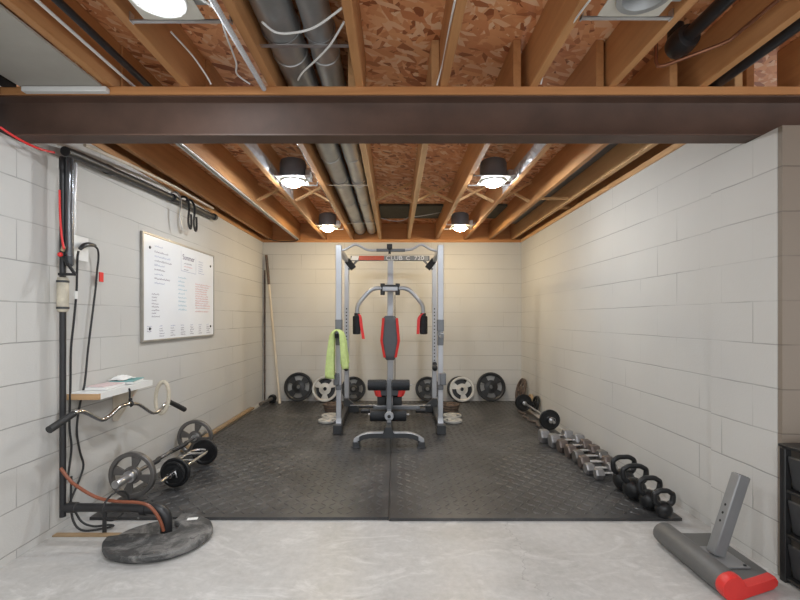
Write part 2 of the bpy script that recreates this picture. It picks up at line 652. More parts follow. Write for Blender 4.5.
def at(p, R=None):
    return Matrix.Translation(Vector(p)) @ (R or Matrix.Identity(4))

# ------------------------------------------------------------------ the room
XL, XR, YB, WH = -1.86, 1.78, 6.13, 2.245
JZ0, JZ1 = 2.288, 2.525     # joist bottom and deck underside


def struct(o, label, cat='structure'):
    return tag(o, label, cat, None, 'structure')


struct(MB().box(-2.2, 4.2, -1.6, 6.5, -0.12, 0.0).build('floor', 'concrete', flat=True), 'bare grey concrete slab floor with pale smears', 'floor')
struct(MB().box(XL - 0.2, XR + 0.2, YB, YB + 0.2, 0, WH).build('wall_back', 'block_back', flat=True), 'painted concrete block wall behind the home gym', 'wall')
w = MB().box(XL - 0.2, XL, -1.6, 2.06, 0, 2.055).box(XL - 0.2, XL, 2.06, 2.23, 0, 2.055).box(XL - 0.2, XL, 2.23, YB + 0.2, 0, WH)
struct(w.build('wall_left', 'block_side', flat=True), 'painted concrete block wall carrying the whiteboard and pipes', 'wall')
struct(MB().box(XR, XR + 0.22, 2.2, YB + 0.2, 0, WH).build('wall_right', 'block_side', flat=True), 'painted concrete block wall beside the dumbbells and kettlebells', 'wall')
w = MB().box(XR - 0.022, XR + 0.2, 2.0, 2.42, 0, 2.055)
struct(w.build('wall_pilaster', 'block_side', flat=True), 'painted block pier under the end of the steel beam', 'pier')
w = MB().box(XR - 0.021, 4.2, 1.975, 1.998, 0, 2.055).box(XR + 0.21, 4.2, 2.0, 2.2, 0, 2.055).box(XR + 0.50, 4.2, 2.0, 2.2, 2.055, WH)
struct(w.build('wall_front', 'block_bare', flat=True), 'bare tan block wall returning behind the black storage rack', 'wall')
struct(MB().box(-2.2, 4.2, 0.1, 6.5, JZ1, JZ1 + 0.02).build('ceiling', 'osb', flat=True), 'flake board subfloor overhead between the joists', 'ceiling')

# mud sills on the walls and rim boards
tr = 1


def trim(mb, mat, label, bevel=0.002):
    global tr
    o = mb.build('trim_%d' % tr, mat, bevel=bevel)
    tr += 1
    return struct(o, label, 'trim')


trim(MB().box(XL - 0.1, XR + 0.1, YB - 0.012, YB + 0.14, WH, WH + 0.04), 'sill_wood', 'orange-brown wooden sill plate on top of the back wall')
trim(MB().box(XL - 0.14, XL + 0.012, 2.3, YB - 0.015, WH, WH + 0.04), 'joist_wood', 'wooden sill plate along the top of the whiteboard wall')
trim(MB().box(XR - 0.012, XR + 0.14, 2.25, YB - 0.015, WH, WH + 0.04), 'joist_wood_pale', 'pale wooden sill plate along the top of the kettlebell wall')
trim(MB().box(XL - 0.1, XR + 0.1, YB + 0.05, YB + 0.09, WH + 0.042, JZ1), 'sill_wood', 'wooden rim board closing the joist ends above the back wall')
trim(MB().box(XL - 0.12, XL - 0.08, 2.3, YB + 0.04, WH + 0.042, JZ1), 'joist_wood', 'wooden rim board above the whiteboard wall')
trim(MB().box(XR + 0.08, XR + 0.12, 2.3, YB + 0.04, WH + 0.042, JZ1), 'joist_wood', 'reddish wooden rim board above the kettlebell wall')
# nailer on top of the steel beam
BY0, BY1, BZ0, BZ1 = 2.09, 2.19, 2.058, 2.250
trim(MB().box(-2.0, 2.25, BY0 - 0.012, BY1 + 0.012, BZ1, JZ0 - 0.001), 'sill_wood', 'orange-brown wooden nailer plate on top of the steel beam')

# steel I-beam with fillets
prof = []
hw, tf, tw, fil = 0.05, 0.011, 0.004, 0.010
h = BZ1 - BZ0
half = [(hw, 0), (hw, tf * 0.7), (tw + fil, tf + 0.002), (tw + fil * 0.3, tf + fil * 0.6), (tw, tf + fil + 0.004)]
right = half + [(x, h - z) for x, z in reversed(half)]
poly = right + [(-x, z) for x, z in reversed(right)]
M = Matrix(((0, 0, 1, -1.99), (1, 0, 0, (BY0 + BY1) / 2), (0, 1, 0, BZ0), (0, 0, 0, 1)))
beam = MB().prism(poly, 1.99 + 2.20, M).build('steel_beam', 'steel_primer', ang=30)
tag(beam, 'dark brown steel I-beam spanning the room under the joists', 'beam', None, 'structure')

# joists
JW = 0.038
front = [(-1.366, 'carrying the grey panel'), (-1.004, ''), (-0.587, ''), (-0.17, ''), (0.234, ''), (0.664, ''), (1.04, ''), (1.477, '')]
rear = [-1.76, -1.36, -0.985, -0.603, -0.208, 0.195, 0.59, 0.99, 1.345, 1.66]
fl = ['wooden joist in front of the beam, beside the grey ceiling panel', 'wooden joist in front of the beam, between grey panel bay and lit lamp',
      'wooden joist in front of the beam, between the lit lamp and round ducts', 'wooden joist in front of the beam, other side of the round ducts',
      'wooden joist in front of the beam with a white cable on its face', 'wooden joist in front of the beam holding the unlit lamp bracket hook',
      'wooden joist in front of the beam, between unlit lamp and black drain pipe', 'wooden joist in front of the beam, between the two black pipes']
rl = ['wooden joist behind the beam, next to the whiteboard wall', 'wooden joist behind the beam with white pipes strapped under it',
      'wooden joist behind the beam with white glare strip, whiteboard side of lamps', 'wooden joist behind the beam, between lamps and round ducts',
      'narrow-looking wooden joist behind the beam, machine side of the round ducts', 'wooden joist behind the beam above the middle of the home gym',
      'wooden joist behind the beam, machine side of the second lamp pair', 'wooden joist behind the beam with glare strip, kettlebell side of lamps',
      'wooden joist behind the beam, second from the kettlebell wall', 'wooden joist behind the beam, closest to the kettlebell wall']
for i, x in enumerate(front):
    x = x[0]
    y1 = 2.135 if i == 0 else 2.26
    o = MB().box(x - JW / 2, x + JW / 2, 0.15, y1, JZ0, JZ1 - 0.001).build('ceiling_joist', 'joist_wood', bevel=0.003)
    tag(o, fl[i], 'joist', 'joists in front of the steel beam', 'structure')
for i, x in enumerate(rear):
    y0 = {0: 2.3, 1: 2.14, 2: 2.265, 3: 2.265}.get(i, 2.10)
    o = MB().box(x - JW / 2, x + JW / 2, y0, YB + 0.048, JZ0, JZ1 - 0.001).build('ceiling_joist', 'joist_wood_pale' if i in (4, 5, 9) else 'joist_wood', bevel=0.003)
    tag(o, rl[i], 'joist', 'joists behind the steel beam', 'structure')
# a further joist over the open side, brown, then black boxes standing in for shade
o = MB().box(1.93, 1.97, 0.15, 2.2, JZ0, JZ1 - 0.001).build('ceiling_joist', 'joist_wood', bevel=0.003)
tag(o, 'wooden joist in front of the beam, beyond the thin black pipe', 'joist', 'joists in front of the steel beam', 'structure')
trim(MB().box(XL - 0.19, XL - 0.02, 1.0, 2.07, 2.062, JZ1 - 0.001), 'void_black', 'added black box for the shade in the corner above the beam end')  # black box paints the shade above the beam end

trim(MB().box(-1.87, -1.80, 0.15, 2.07, JZ0 - 0.01, JZ1 - 0.001), 'void_black', 'added black box shading the gap between the grey panel and the wall')  # black box added to stop a light leak and darken this gap

# wooden cross bridging between the rear joists
bl = ['whiteboard wall bay', 'white pipe bay', 'first lamp bay', 'duct bay', 'bay over the machine, duct side', 'bay over the machine, kettlebell side', 'second lamp bay', 'bay beside the second lamps', 'bay by the kettlebell wall']
for i in (1, 2, 4, 5, 6, 7):
    xa, xb = rear[i] + JW / 2 + 0.001, rear[i + 1] - JW / 2 - 0.001
    for k in (0, 1):
        y = 4.22 + k * 0.045
        za, zb = (JZ0 + 0.03, JZ1 - 0.03) if k == 0 else (JZ1 - 0.03, JZ0 + 0.03)
        o = MB().bar((xa + 0.003, y, za), (xb - 0.003, y, zb), 0.038, 0.018).build('bridging_strut', 'joist_wood_pale')
        tag(o, 'thin wooden cross strut, %s, %s' % ('rising towards kettlebell wall' if k == 0 else 'falling towards kettlebell wall', bl[i]), 'strut', 'wooden cross bridging between joists')
for (xa, xb, y, z, lab) in ((rear[8] + 0.02, rear[9] - 0.02, 4.1, 2.30, 'flat wooden block between last two joists, under the bay by kettlebell wall'),
                            (rear[9] + 0.02, XR + 0.07, 4.45, 2.30, 'flat wooden block between last joist and the kettlebell wall sill')):
    o = MB().box(xa, xb, y, y + 0.03, z, z + 0.02).build('bridging_strut', 'joist_wood_pale')
    tag(o, lab, 'strut', 'wooden cross bridging between joists')

# dark insulation boards between rear joists near the back
for i, lab in ((4, 'dark insulation board between joists, duct side of the machine'), (5, 'dark insulation board between joists, lamp side of the machine'), (7, 'dark insulation board between joists beside the second lamps')):
    xa, xb = rear[i] + JW / 2 + 0.002, rear[i + 1] - JW / 2 - 0.002
    o = MB().box(xa, xb, 5.12, 5.75, JZ1 - 0.03, JZ1 - 0.002).build('insulation_board', 'insulation_dark', bevel=0.004)
    tag(o, lab, 'insulation', 'dark insulation boards between joists')

# grey ceiling panel, white batten
o = MB().box(-1.775, -1.388, 0.2, 2.06, JZ0 - 0.014, JZ0 - 0.002).build('ceiling_panel', 'panel_grey', bevel=0.002)
tag(o, 'plain grey sheet panel closing the bay in front of the beam', 'panel')
o = MB().box(-1.76, -1.36, 2.045, 2.077, JZ0 - 0.040, JZ0 - 0.016).build('foam_strip', 'white_plastic', bevel=0.004)
tag(o, 'white foam strip lying along the beam plate below grey panel', 'strip')

# ------------------------------------------------------------------ ducts and pipes overhead
def duct(x, r, z, y0, y1, label):
    t = thing('round_duct', (x, y0, z), label, 'duct', 'round metal ducts between the joists')
    mb = MB()
    pr = []
    y = 0.0
    L = y1 - y0
    while y < L:
        pr += [(r, y), (r, y + 0.60), (r + 0.004, y + 0.602), (r + 0.004, y + 0.615), (r, y + 0.617)]
        y += 0.62
    pr = [(a, min(b, L)) for a, b in pr]
    mb.lathe(pr, at((x, y0, z), look((0, 1, 0))), 32)
    mb.build('pipe', 'galvanised', t)
    for yy in (1.83, 3.75, 5.25):
        s = MB().tube([(x + (r + 0.004) * math.cos(a), yy, z + (r + 0.004) * math.sin(a)) for a in [2 * PI * k / 24 for k in range(24)]], 0.003, 6, closed=True)
        s.build('strap', 'bar_steel', t)
    return t


duct(-0.481, 0.078, 2.41, 0.15, 6.0, 'wider round galvanised duct running between joists to the back wall')
duct(-0.318, 0.062, 2.40, 0.15, 6.0, 'narrower round galvanised duct alongside the wider one')
for y, lab in ((1.83, 'thin steel hanger bar under the ducts in front of beam'), (3.75, 'thin steel hanger bar under the ducts halfway back'), (5.25, 'thin steel hanger bar under the ducts near the back wall')):
    o = MB().bar((-0.582 if y > 2.2 else -0.566, y, 2.325), (-0.229 if y > 2.2 else -0.19, y, 2.325), 0.02, 0.003).build('hanger_bar', 'bar_steel')
    tag(o, lab, 'bracket', 'hanger bars under the ducts')


def pipe_run(name, pts, r, mat, label, cat='pipe', smooth=0, n=12, group=None):
    o = MB().tube(pts, r, n, smooth=smooth).build(name, mat, ang=50)
    return tag(o, label, cat, group)


pipe_run('black_pipe', [(-1.235, 0.15, 2.342), (-1.235, 2.05, 2.342), (-1.235, 2.6, 2.342)], 0.016, 'black_plastic', 'slim black pipe above the thin white pipe, near grey panel')
pipe_run('white_pipe', [(-1.302, 0.15, 2.335), (-1.302, 1.7, 2.335), (-1.300, 2.3, 2.335)], 0.007, 'white_plastic', 'thin white pipe beside the joist next to grey panel')
# black drain pipe with big hub
t = thing('drain_pipe', (1.315, 1.98, 2.42), 'thick black drain pipe with round hub elbow near kettlebell side', 'pipe')
MB().cyl((1.290, 0.15, 2.43), (1.290, 1.9, 2.42), 0.030, n=24).build('pipe', 'black_plastic', t)
MB().lathe([(0.032, -0.05), (0.05, -0.045), (0.056, -0.02), (0.058, 0.0), (0.058, 0.03), (0.052, 0.05), (0.035, 0.055)], at((1.290, 1.95, 2.42), look((0, 1, 0))), 28).build('hub', 'black_plastic', t)
MB().tube([(1.290, 1.97, 2.42), (1.290, 1.99, 2.44), (1.290, 2.0, 2.47), (1.290, 2.0, 2.523)], 0.034, 20).build('elbow', 'black_plastic', t)
pipe_run('copper_pipe', [(1.20, 2.0, 2.522), (1.20, 2.0, 2.36), (1.205, 1.995, 2.335), (1.23, 1.98, 2.33), (1.38, 1.86, 2.345), (1.41, 1.83, 2.35), (1.415, 1.78, 2.355), (1.415, 0.15, 2.36)], 0.008, 'copper', 'thin copper pipe bending under the thick black drain pipe', n=10)
o = MB().tube([(1.415 + 0.017 * math.cos(a), 1.45, 2.357 + 0.017 * math.sin(a)) for a in [PI * 0.9 + PI * 1.2 * k / 12 for k in range(13)]], 0.006, 8).build('pipe_clip', 'white_plastic')
tag(o, 'small white plastic clip around the copper pipe', 'clip')
pipe_run('black_pipe', [(1.553, 0.15, 2.312), (1.553, 2.0, 2.312), (1.553, 2.5, 2.312)], 0.026, 'black_plastic', 'black pipe beside the joist beyond the copper pipe')
# double white pipes strapped under a rear joist
for dx, dz, lab in ((-0.010, 0.0, 'white slim pipe strapped under joist, whiteboard side of its twin'), (0.016, 0.0, 'white slim pipe strapped under joist, lamp side of its twin')):
    pipe_run('white_pipe', [(-1.36 + dx, 2.2, JZ0 - 0.012), (-1.36 + dx, 5.95, JZ0 - 0.012), (-1.36 + dx, 6.05, JZ0 - 0.012)], 0.0085, 'silver_iron', lab, group='slim pipes under a joist')
# crinkled white strips imitating lamp glare on the joist sides
def glare(x, y0, y1, z0, side, label):
    rows = []
    n = int((y1 - y0) / 0.05)
    vs, fs = [], []
    random.seed(int(abs(x) * 1000))
    for i in range(n + 1):
        y = y0 + (y1 - y0) * i / n
        for j in range(4):
            d = 0.004 + random.random() * 0.012 * (1 if 0 < j < 3 else 0.4)
            vs.append((x + side * d, y, z0 + j * 0.030))
    for i in range(n):
        for j in range(3):
            fs.append((i * 4 + j, i * 4 + j + 1, (i + 1) * 4 + j + 1, (i + 1) * 4 + j))
    o = MB().add(vs, fs).build('glare_strip', 'silvery_white', flat=True)
    s = o.modifiers.new('thick', 'SOLIDIFY'); s.thickness = 0.002
    return tag(o, label, 'glare', 'white glare strips on joists')


glare(rear[2] + JW / 2, 2.3, 4.1, JZ0 + 0.004, 1, 'crinkled white strip imitating lamp glare on the joist, whiteboard side of the first lamp')
glare(rear[3] - JW / 2, 2.3, 4.6, JZ0 + 0.004, -1, 'crinkled white strip imitating lamp glare on the joist, duct side of the first lamp')
glare(rear[7] - JW / 2, 2.3, 3.9, JZ0 + 0.004, -1, 'crinkled white strip imitating lamp glare on the joist, kettlebell side of the bright lamp')
# pale metal panning between last joist and wall
o = MB().box(rear[9] + 0.022, XR + 0.07, 2.6, 4.4, JZ1 - 0.09, JZ1 - 0.082).build('duct_panel', 'galvanised', bevel=0.001)
tag(o, 'pale galvanised sheet panel in the bay by the kettlebell wall', 'panel')
o = MB().box(rear[8] + 0.022, rear[9] - 0.022, 2.3, 5.9, JZ1 - 0.07, JZ1 - 0.006).build('flat_duct', 'grey_paint', bevel=0.004)
tag(o, 'dark flat duct filling the bay second from kettlebell wall', 'duct')

# white cables
def cable(pts, r, label, mat='white_plastic', cat='cable', smooth=8, group='white cables among the joists', name='cable', n=8):
    o = MB().tube(pts, r, n, smooth=smooth).build(name, mat, ang=60)
    return tag(o, label, cat, group)


cable([PZ(262, 22, 2.31), PZ(275, 32, 2.308), PZ(292, 33, 2.307), PZ(315, 27, 2.308), PZ(342, 8, 2.31)], 0.0045, 'white cable sagging across under the two round ducts')
cable([PZ(344, 22, 2.312), PZ(330, 45, 2.308), PZ(316, 60, 2.308), PZ(303, 72, 2.312), PZ(298, 80, 2.315)], 0.0045, 'white cable slanting down across the narrower round duct')
cable([PZ(196, -4, 2.272), PZ(218, 12, 2.270), PZ(226, 35, 2.275), P(236, 62, 1.92), P(237, 74, 2.0), P(250, 84, 2.06)], 0.004, 'white cable winding down beside the lit lamp plate')
cable([P(171, 32, 1.8), P(192, 55, 1.95), P(206, 75, 2.02), P(211, 84, 2.06)], 0.004, 'thin white cable curving to the beam below the lit lamp')
cable([P(590, 0, 1.5), P(575, 20, 1.62), P(556, 50, 1.85), P(545, 68, 1.98), P(541, 84, 2.06)], 0.004, 'white cable hanging from the unlit lamp to the beam plate')
cable([P(455, 0, 1.50), P(449, 30, 1.72), P(443, 62, 1.95), P(437, 85, 2.07)], 0.004, 'white cable stapled along the joist before the beam')
# ribbed silvery conduit along the joist
mb = MB()
pts, rs = [], []
for i in range(120):
    f = i / 119
    a, b = Vector((-0.622, 1.35, 2.262)), Vector((-0.622, 2.065, 2.268))
    pts.append(a.lerp(b, f)); rs.append(0.012 if i % 2 else 0.0095)
mb.tube(pts, rs, 10)
tag(mb.build('flexible_conduit', 'silvery_white', ang=15), 'ribbed silvery flexible conduit along the joist beside round ducts', 'conduit')
cable([(-0.18, 5.3, 2.40), (-0.05, 5.32, 2.37), (0.08, 5.32, 2.37), (0.17, 5.3, 2.41)], 0.005, 'thin grey wire sagging under dark insulation, duct side', 'bar_steel')
cable([(0.22, 5.3, 2.41), (0.36, 5.3, 2.43), (0.52, 5.3, 2.46), (0.565, 5.3, 2.47)], 0.005, 'thin grey wire rising under dark insulation, lamp side', 'bar_steel')
cable([(-1.72, 5.95, 2.26), (-1.68, 6.04, 2.255), (-1.55, 6.08, 2.25), (-1.38, 6.06, 2.255), (-1.345, 6.0, 2.27)], 0.007, 'dark cable looping under the joist ends at the back corner', 'black_rubber', group='dark cable')

# ------------------------------------------------------------------ recessed can lamps
def can_lamp(x, y, label, group, ja, jb, lit=True):
    z = JZ0 - 0.004
    t = thing('recessed_lamp', (x, y, z), label, 'lamp', group)
    # frame plate with lamp opening, made as a ring set in a rectangle
    n = 48
    vs, fs = [], []
    for zz in (0.0, 0.003):
        for k in range(n):
            a = 2 * PI * k / n
            c, s = math.cos(a), math.sin(a)
            q = 1 / max(abs(c) / 0.112, abs(s) / 0.115)
            vs.append((x + 0.084 * c, y + 0.084 * s, z + zz)); vs.append((x + q * c, y + q * s, z + zz))
    for k in range(n):
        a, b = 2 * k, 2 * ((k + 1) % n)
        fs += [(a, a + 1, b + 1, b), (2 * n + a, 2 * n + b, 2 * n + b + 1, 2 * n + a + 1), (a, b, 2 * n + b, 2 * n + a), (a + 1, 2 * n + a + 1, 2 * n + b + 1, b + 1)]
    MB().add(vs, fs).build('mounting_plate', 'cream_metal', t)
    for s in (-1, 1):
        b = MB().box(ja, jb, y + s * 0.125 - 0.008, y + s * 0.125 + 0.008, z - 0.002, z + 0.004)
        b.box(ja, ja + 0.005, y + s * 0.125 - 0.012, y + s * 0.125 + 0.012, z - 0.004, z + 0.03)
        b.box(jb - 0.005, jb, y + s * 0.125 - 0.012, y + s * 0.125 + 0.012, z - 0.004, z + 0.03)
        b.build('bar_hanger', 'bar_steel', t)
    MB().lathe([(0.083, 0.004), (0.106, 0.006), (0.106, 0.13), (0.098, 0.155), (0.07, 0.168), (0.0005, 0.17)], at((x, y, z)), 32, caps=False).build('can_housing', 'grey_paint' if lit else 'galvanised', t)
    MB().box(x + 0.108, x + 0.150, y - 0.05, y + 0.05, z + 0.006, z + 0.075).build('junction_box', 'galvanised', t, bevel=0.003)
    tr_ = MB().lathe([(0.060, 0.02), (0.072, -0.010), (0.090, -0.012), (0.093, -0.006), (0.086, 0.0), (0.076, 0.03)], at((x, y, z)), 40, caps=False)
    tr_.build('trim_ring', 'white_plastic' if lit else 'galvanised', t)
    if lit:
        if y < 2:
            MB().lathe([(0.001, -0.014), (0.050, -0.013), (0.070, -0.0115), (0.072, -0.010), (0.072, 0.002)], at((x, y, z)), 40).build('lens', 'lamp_lens', t)
            return t
        MB().lathe([(0.001, -0.052), (0.030, -0.049), (0.056, -0.039), (0.070, -0.020), (0.072, 0.002), (0.001, 0.003)], at((x, y, z)), 32).build('lens', 'lamp_lens' if y < 4.5 else 'lamp_lens_warm', t)
    return t


for (x, y, lab, g, ja, jb) in ((-0.815, 1.495, 'round recessed lamp glaring brightly in front of the beam', 'recessed lamps in front of the beam', -0.983, -0.608),
                       (-0.82, 3.50, 'lit recessed lamp behind the beam, closer one on whiteboard side', 'lit recessed lamps behind the beam', rear[2] + 0.042, rear[3] - 0.042),
                       (0.79, 3.50, 'lit recessed lamp under its dark can, closer one on kettlebell side', 'lit recessed lamps behind the beam', rear[6] + 0.021, rear[7] - 0.042),
                       (-0.82, 5.30, 'small lit recessed lamp towards the back wall, whiteboard side', 'lit recessed lamps behind the beam', rear[2] + 0.042, rear[3] - 0.042),
                       (0.79, 5.28, 'small lit recessed lamp towards the back wall, kettlebell side', 'lit recessed lamps behind the beam', rear[6] + 0.021, rear[7] - 0.042)):
    can_lamp(x, y, lab, g, ja, jb)
can_lamp(0.852, 1.478, 'unlit recessed lamp plate with open grey can in front of beam', 'recessed lamps in front of the beam', 0.685, 1.019, lit=False)
# ------------------------------------------------------------------ rubber mats
MT = 0.020
MX = [-1.785, -0.036, 1.670]
MY = [2.545, 3.765, 4.985, 6.105]
ml = [['black rubber floor mat at bare concrete edge, under the plate-loaded curl barbell', 'black rubber floor mat at bare concrete edge, under the four kettlebells'],
      ['black rubber floor mat in the middle row, whiteboard side of the seam', 'black rubber floor mat in the middle row, under the dumbbells'],
      ['black rubber floor mat against the back wall, whiteboard side', 'black rubber floor mat against the back wall, kettlebell side']]
for r in range(3):
    for c in range(2):
        x0, x1, y0, y1 = MX[c] + 0.002, MX[c + 1] - 0.002, MY[r] + 0.002 - (0.020 if c else 0.008) * (2 - r) / 2, MY[r + 1] - 0.002 - (0.020 if c else 0.008) * max(0, 1 - r) / 2
        mb = MB().box(x0, x1, y0, y1, 0.0005, MT - 0.002)
        p = 0.058
        nx, ny = int((x1 - x0 - 0.02) / p), int((y1 - y0 - 0.02) / p)
        ox, oy = x0 + ((x1 - x0) - nx * p) / 2, y0 + ((y1 - y0) - ny * p) / 2
        for i in range(nx):
            for j in range(ny):
                cx, cy = ox + (i + 0.5) * p, oy + (j + 0.5) * p
                a = PI / 4 if (i + j) % 2 else -PI / 4
                u, v = Vector((math.cos(a), math.sin(a), 0)), Vector((-math.sin(a), math.cos(a), 0))
                q = Vector((cx, cy, MT - 0.002))
                l, wv, hh = 0.031, 0.0090, Vector((0, 0, 0.0034))
                mb.add([q - u * l, q - v * wv, q + u * l, q + v * wv, q - u * l * 0.45 + hh, q + u * l * 0.45 + hh], [(0, 1, 4), (1, 2, 5), (1, 5, 4), (2, 3, 5), (3, 0, 4), (3, 4, 5)])
        tag(mb.build('rubber_mat', 'mat_rubber', flat=True), ml[r][c], 'mat', 'black rubber floor mats')
MTOP = MT + 0.0018

# ------------------------------------------------------------------ home gym
GX, GF, GR = -0.055, 4.46, 5.37
G = thing('home_gym', (GX, 4.9, MTOP), 'silver and black home gym cage with grey padded bench and lettered crossbar', 'exercise machine')
H1 = 1.925
TX, TY = 0.060, 0.060
fx, rx = 0.52, 0.54


def gpart(mb, name, mat, par=None, **k):
    return mb.build(name, mat, par or G, **k)


for s in (-1, 1):
    x = GX + s * fx
    # front upright: outer sleeve above, inner below
    u = gpart(MB().box(x - TX / 2, x + TX / 2, GF - TY / 2, GF + TY / 2, 1.10, H1).box(x - 0.0265, x + 0.0265, GF - 0.0265, GF + 0.0265, 0.10, 1.10), 'front_upright', 'silver_paint', bevel=0.006)
    gpart(MB().box(x - 0.034, x + 0.034, GF - 0.034, GF + 0.034, 1.045, 1.165).box(x - 0.030, x + 0.030, GF - 0.030, GF + 0.030, 0.90, 1.045), 'adjuster_sleeve', 'grey_paint', u, bevel=0.006)
    b = MB().box(x - 0.030 + s * 0.018, x + 0.030 + s * 0.022, GF - 0.065, GF + 0.036, 0.50, 0.62)
    b.box(x - 0.028, x + 0.028, GF - 0.045, GF + 0.034, 0.45, 0.50)
    gpart(b, 'carriage_block', 'grey_paint', u, bevel=0.007)
    # bar catch hook sticking out towards the room
    hk = MB().bar((x, GF - 0.03, 1.0), (x, GF - 0.17, 0.985), 0.035, 0.012).bar((x, GF - 0.165, 0.985), (x, GF - 0.185, 1.03), 0.035, 0.012, up=(0, 1, 0))
    gpart(hk, 'bar_catch', 'silver_paint' if s > 0 else 'black_plastic', u, bevel=0.003)
    # curved toe and rubber boot
    toe = MB().rings([[Vector((x + sx * 0.027, y + oy, z + oz)) for sx, oy, oz in ((-1, -dy, -dz), (1, -dy, -dz), (1, dy, dz), (-1, dy, dz))]
                      for y, z, dy, dz in ((GF, 0.16, 0.027, 0), (GF - 0.005, 0.12, 0.027, 0.004), (GF - 0.03, 0.085, 0.022, 0.018), (GF - 0.07, 0.072, 0.010, 0.026))])
    gpart(toe, 'toe_bend', 'silver_paint', u)
    gpart(MB().box(x - 0.045, x + 0.043, GF - 0.12, GF - 0.015, MTOP + 0.006, MTOP + 0.086).box(x - 0.052, x + 0.050, GF - 0.128, GF - 0.01, MTOP, MTOP + 0.008), 'rubber_foot', 'dark_grey_paint', u, bevel=0.005)
    # rear upright with punched holes
    xr = GX + s * rx
    r_ = MB().box(xr - 0.028, xr + 0.028, GR - 0.028, GR + 0.028, MTOP + 0.02, H1)
    for k in range(17):
        z = 0.62 + k * 0.042
        r_.lathe([(0.0001, 0), (0.0085, 0)], at((xr, GR - 0.0285, z), look((0, -1, 0))), 10, mi=1, caps=False)
    ru = gpart(r_, 'rear_upright', ['silver_paint', 'void_black'], bevel=0.005)
    gpart(MB().box(xr - 0.034, xr + 0.034, GR - 0.034, GR + 0.034, MTOP, MTOP + 0.05), 'rubber_foot', 'dark_grey_paint', ru, bevel=0.004)
    gpart(MB().cyl((xr + s * -0.0, GR - 0.03, 0.62), (xr, GR - 0.085, 0.62), 0.026).ball((xr, GR - 0.08, 0.575), 0.034, s=(1, 0.7, 1.2)), 'locking_knob', 'black_plastic', ru)
    gpart(MB().bar((x, GF + 0.03, H1 - 0.035), (xr, GR - 0.028, H1 - 0.035), 0.045, 0.055), 'top_rail', 'silver_paint', bevel=0.005)
    gpart(MB().bar((x, GF - 0.02, MTOP + 0.045), (xr, GR - 0.03, MTOP + 0.045), 0.055, 0.075), 'base_rail', 'dark_grey_paint', bevel=0.006)
    # diagonal corner gussets at the rear crossbar
    c = Vector((xr - s * 0.045, GR - 0.02, H1 - 0.085))
    M = Matrix.Rotation(-s * math.radians(42), 3, 'Y')
    gpart(MB().obox(c, (0.075, 0.065, 0.135), Matrix.Rotation(s * math.radians(38), 3, 'Y')), 'corner_gusset', 'black_plastic', bevel=0.006)
    gpart(MB().bar((xr - s * 0.02, GR - 0.01, H1 - 0.15), (xr - s * 0.135, GR - 0.01, H1 - 0.03), 0.05, 0.022, up=(0, 0, 1)), 'corner_brace', 'grey_paint', bevel=0.004)
    gp = [(xr + s * 0.03, 0.03), (xr + s * 0.03, 0.20), (xr - s * 0.02, 0.20), (xr - s * 0.155, 0.085), (xr - s * 0.155, 0.03)]
    Mg = Matrix(((1, 0, 0, 0), (0, 0, 1, GR - 0.075), (0, 1, 0, 0), (0, 0, 0, 1)))
    gpart(MB().prism(gp, 0.04, Mg), 'base_gusset', 'dark_grey_paint', bevel=0.005)

# rear crossbars
gpart(MB().box(GX - rx, GX + rx, GR - 0.03, GR + 0.03, 0.075, 0.125), 'rear_crossbar', 'dark_grey_paint', bevel=0.006)
gpart(MB().box(GX - rx + 0.05, GX + rx - 0.05, GR - 0.10, GR - 0.085, 0.112, 0.128), 'rod', 'bar_steel', bevel=0.003)
# lettered header: red end, grey end
hz0, hz1 = 1.885, 1.945
hy = GR - 0.035
hd = gpart(MB().box(GX - 0.49, GX + 0.48, hy, hy + 0.05, hz0, hz1), 'header', 'grey_paint', bevel=0.004)
M0 = Matrix(((1, 0, 0, 0), (0, 0, 1, 0), (0, 1, 0, 0), (0, 0, 0, 1)))
gpart(MB().box(GX - 0.39, GX - 0.080, hy - 0.002, hy - 0.0002, hz0 + 0.003, hz1 - 0.003), 'red_stripe', 'orange_banner', hd)
gpart(MB().box(GX - 0.080, GX + 0.46, hy - 0.002, hy - 0.0002, hz0 + 0.003, hz1 - 0.003), 'grey_stripe', 'grey_banner', hd)
gpart(MB().prism([(GX - 0.49, hz0 + 0.004), (GX - 0.40, hz0 + 0.004), (GX - 0.385, hz1 - 0.004), (GX - 0.47, hz1 - 0.004)], 0.002, Matrix(((1, 0, 0, 0), (0, 0, 1, hy - 0.0022), (0, 1, 0, 0), (0, 0, 0, 1)))), 'white_flash', 'white_print', hd)
for txt, xc, sz in (('CLUB', GX + 0.045, 0.072), ('C', GX + 0.215, 0.066), ('720', GX + 0.350, 0.072)):
    Mt = Matrix.Translation(Vector((xc, hy - 0.0035, hz0 + 0.006)) - Vector(G.location) - Vector(hd.location)) @ Matrix.Rotation(PI / 2, 4, 'X') @ Matrix.Diagonal((1.15, 1, 1, 1))
    t_ = lettering('lettering', txt, sz, 'white_print', hd, Mt)

# pull-up curl bar across the top front
pts = [P(342, 250.5, GF), P(346, 249, GF), P(355, 244.5, GF), P(361, 246.6, GF), P(368, 250, GF), P(380, 250.2, GF), P(391, 250.2, GF), P(403, 250, GF), P(411, 249.5, GF), P(416, 247, GF), P(422, 244.6, GF), P(431, 249.5, GF), P(437, 251, GF)]
pb = gpart(MB().tube(pts, 0.0125, 12, smooth=4), 'pull_up_bar', 'silver_paint')
gpart(MB().cyl(P(376.5, 250.2, GF), P(405, 250.2, GF), 0.016), 'grip', 'grey_paint', pb)
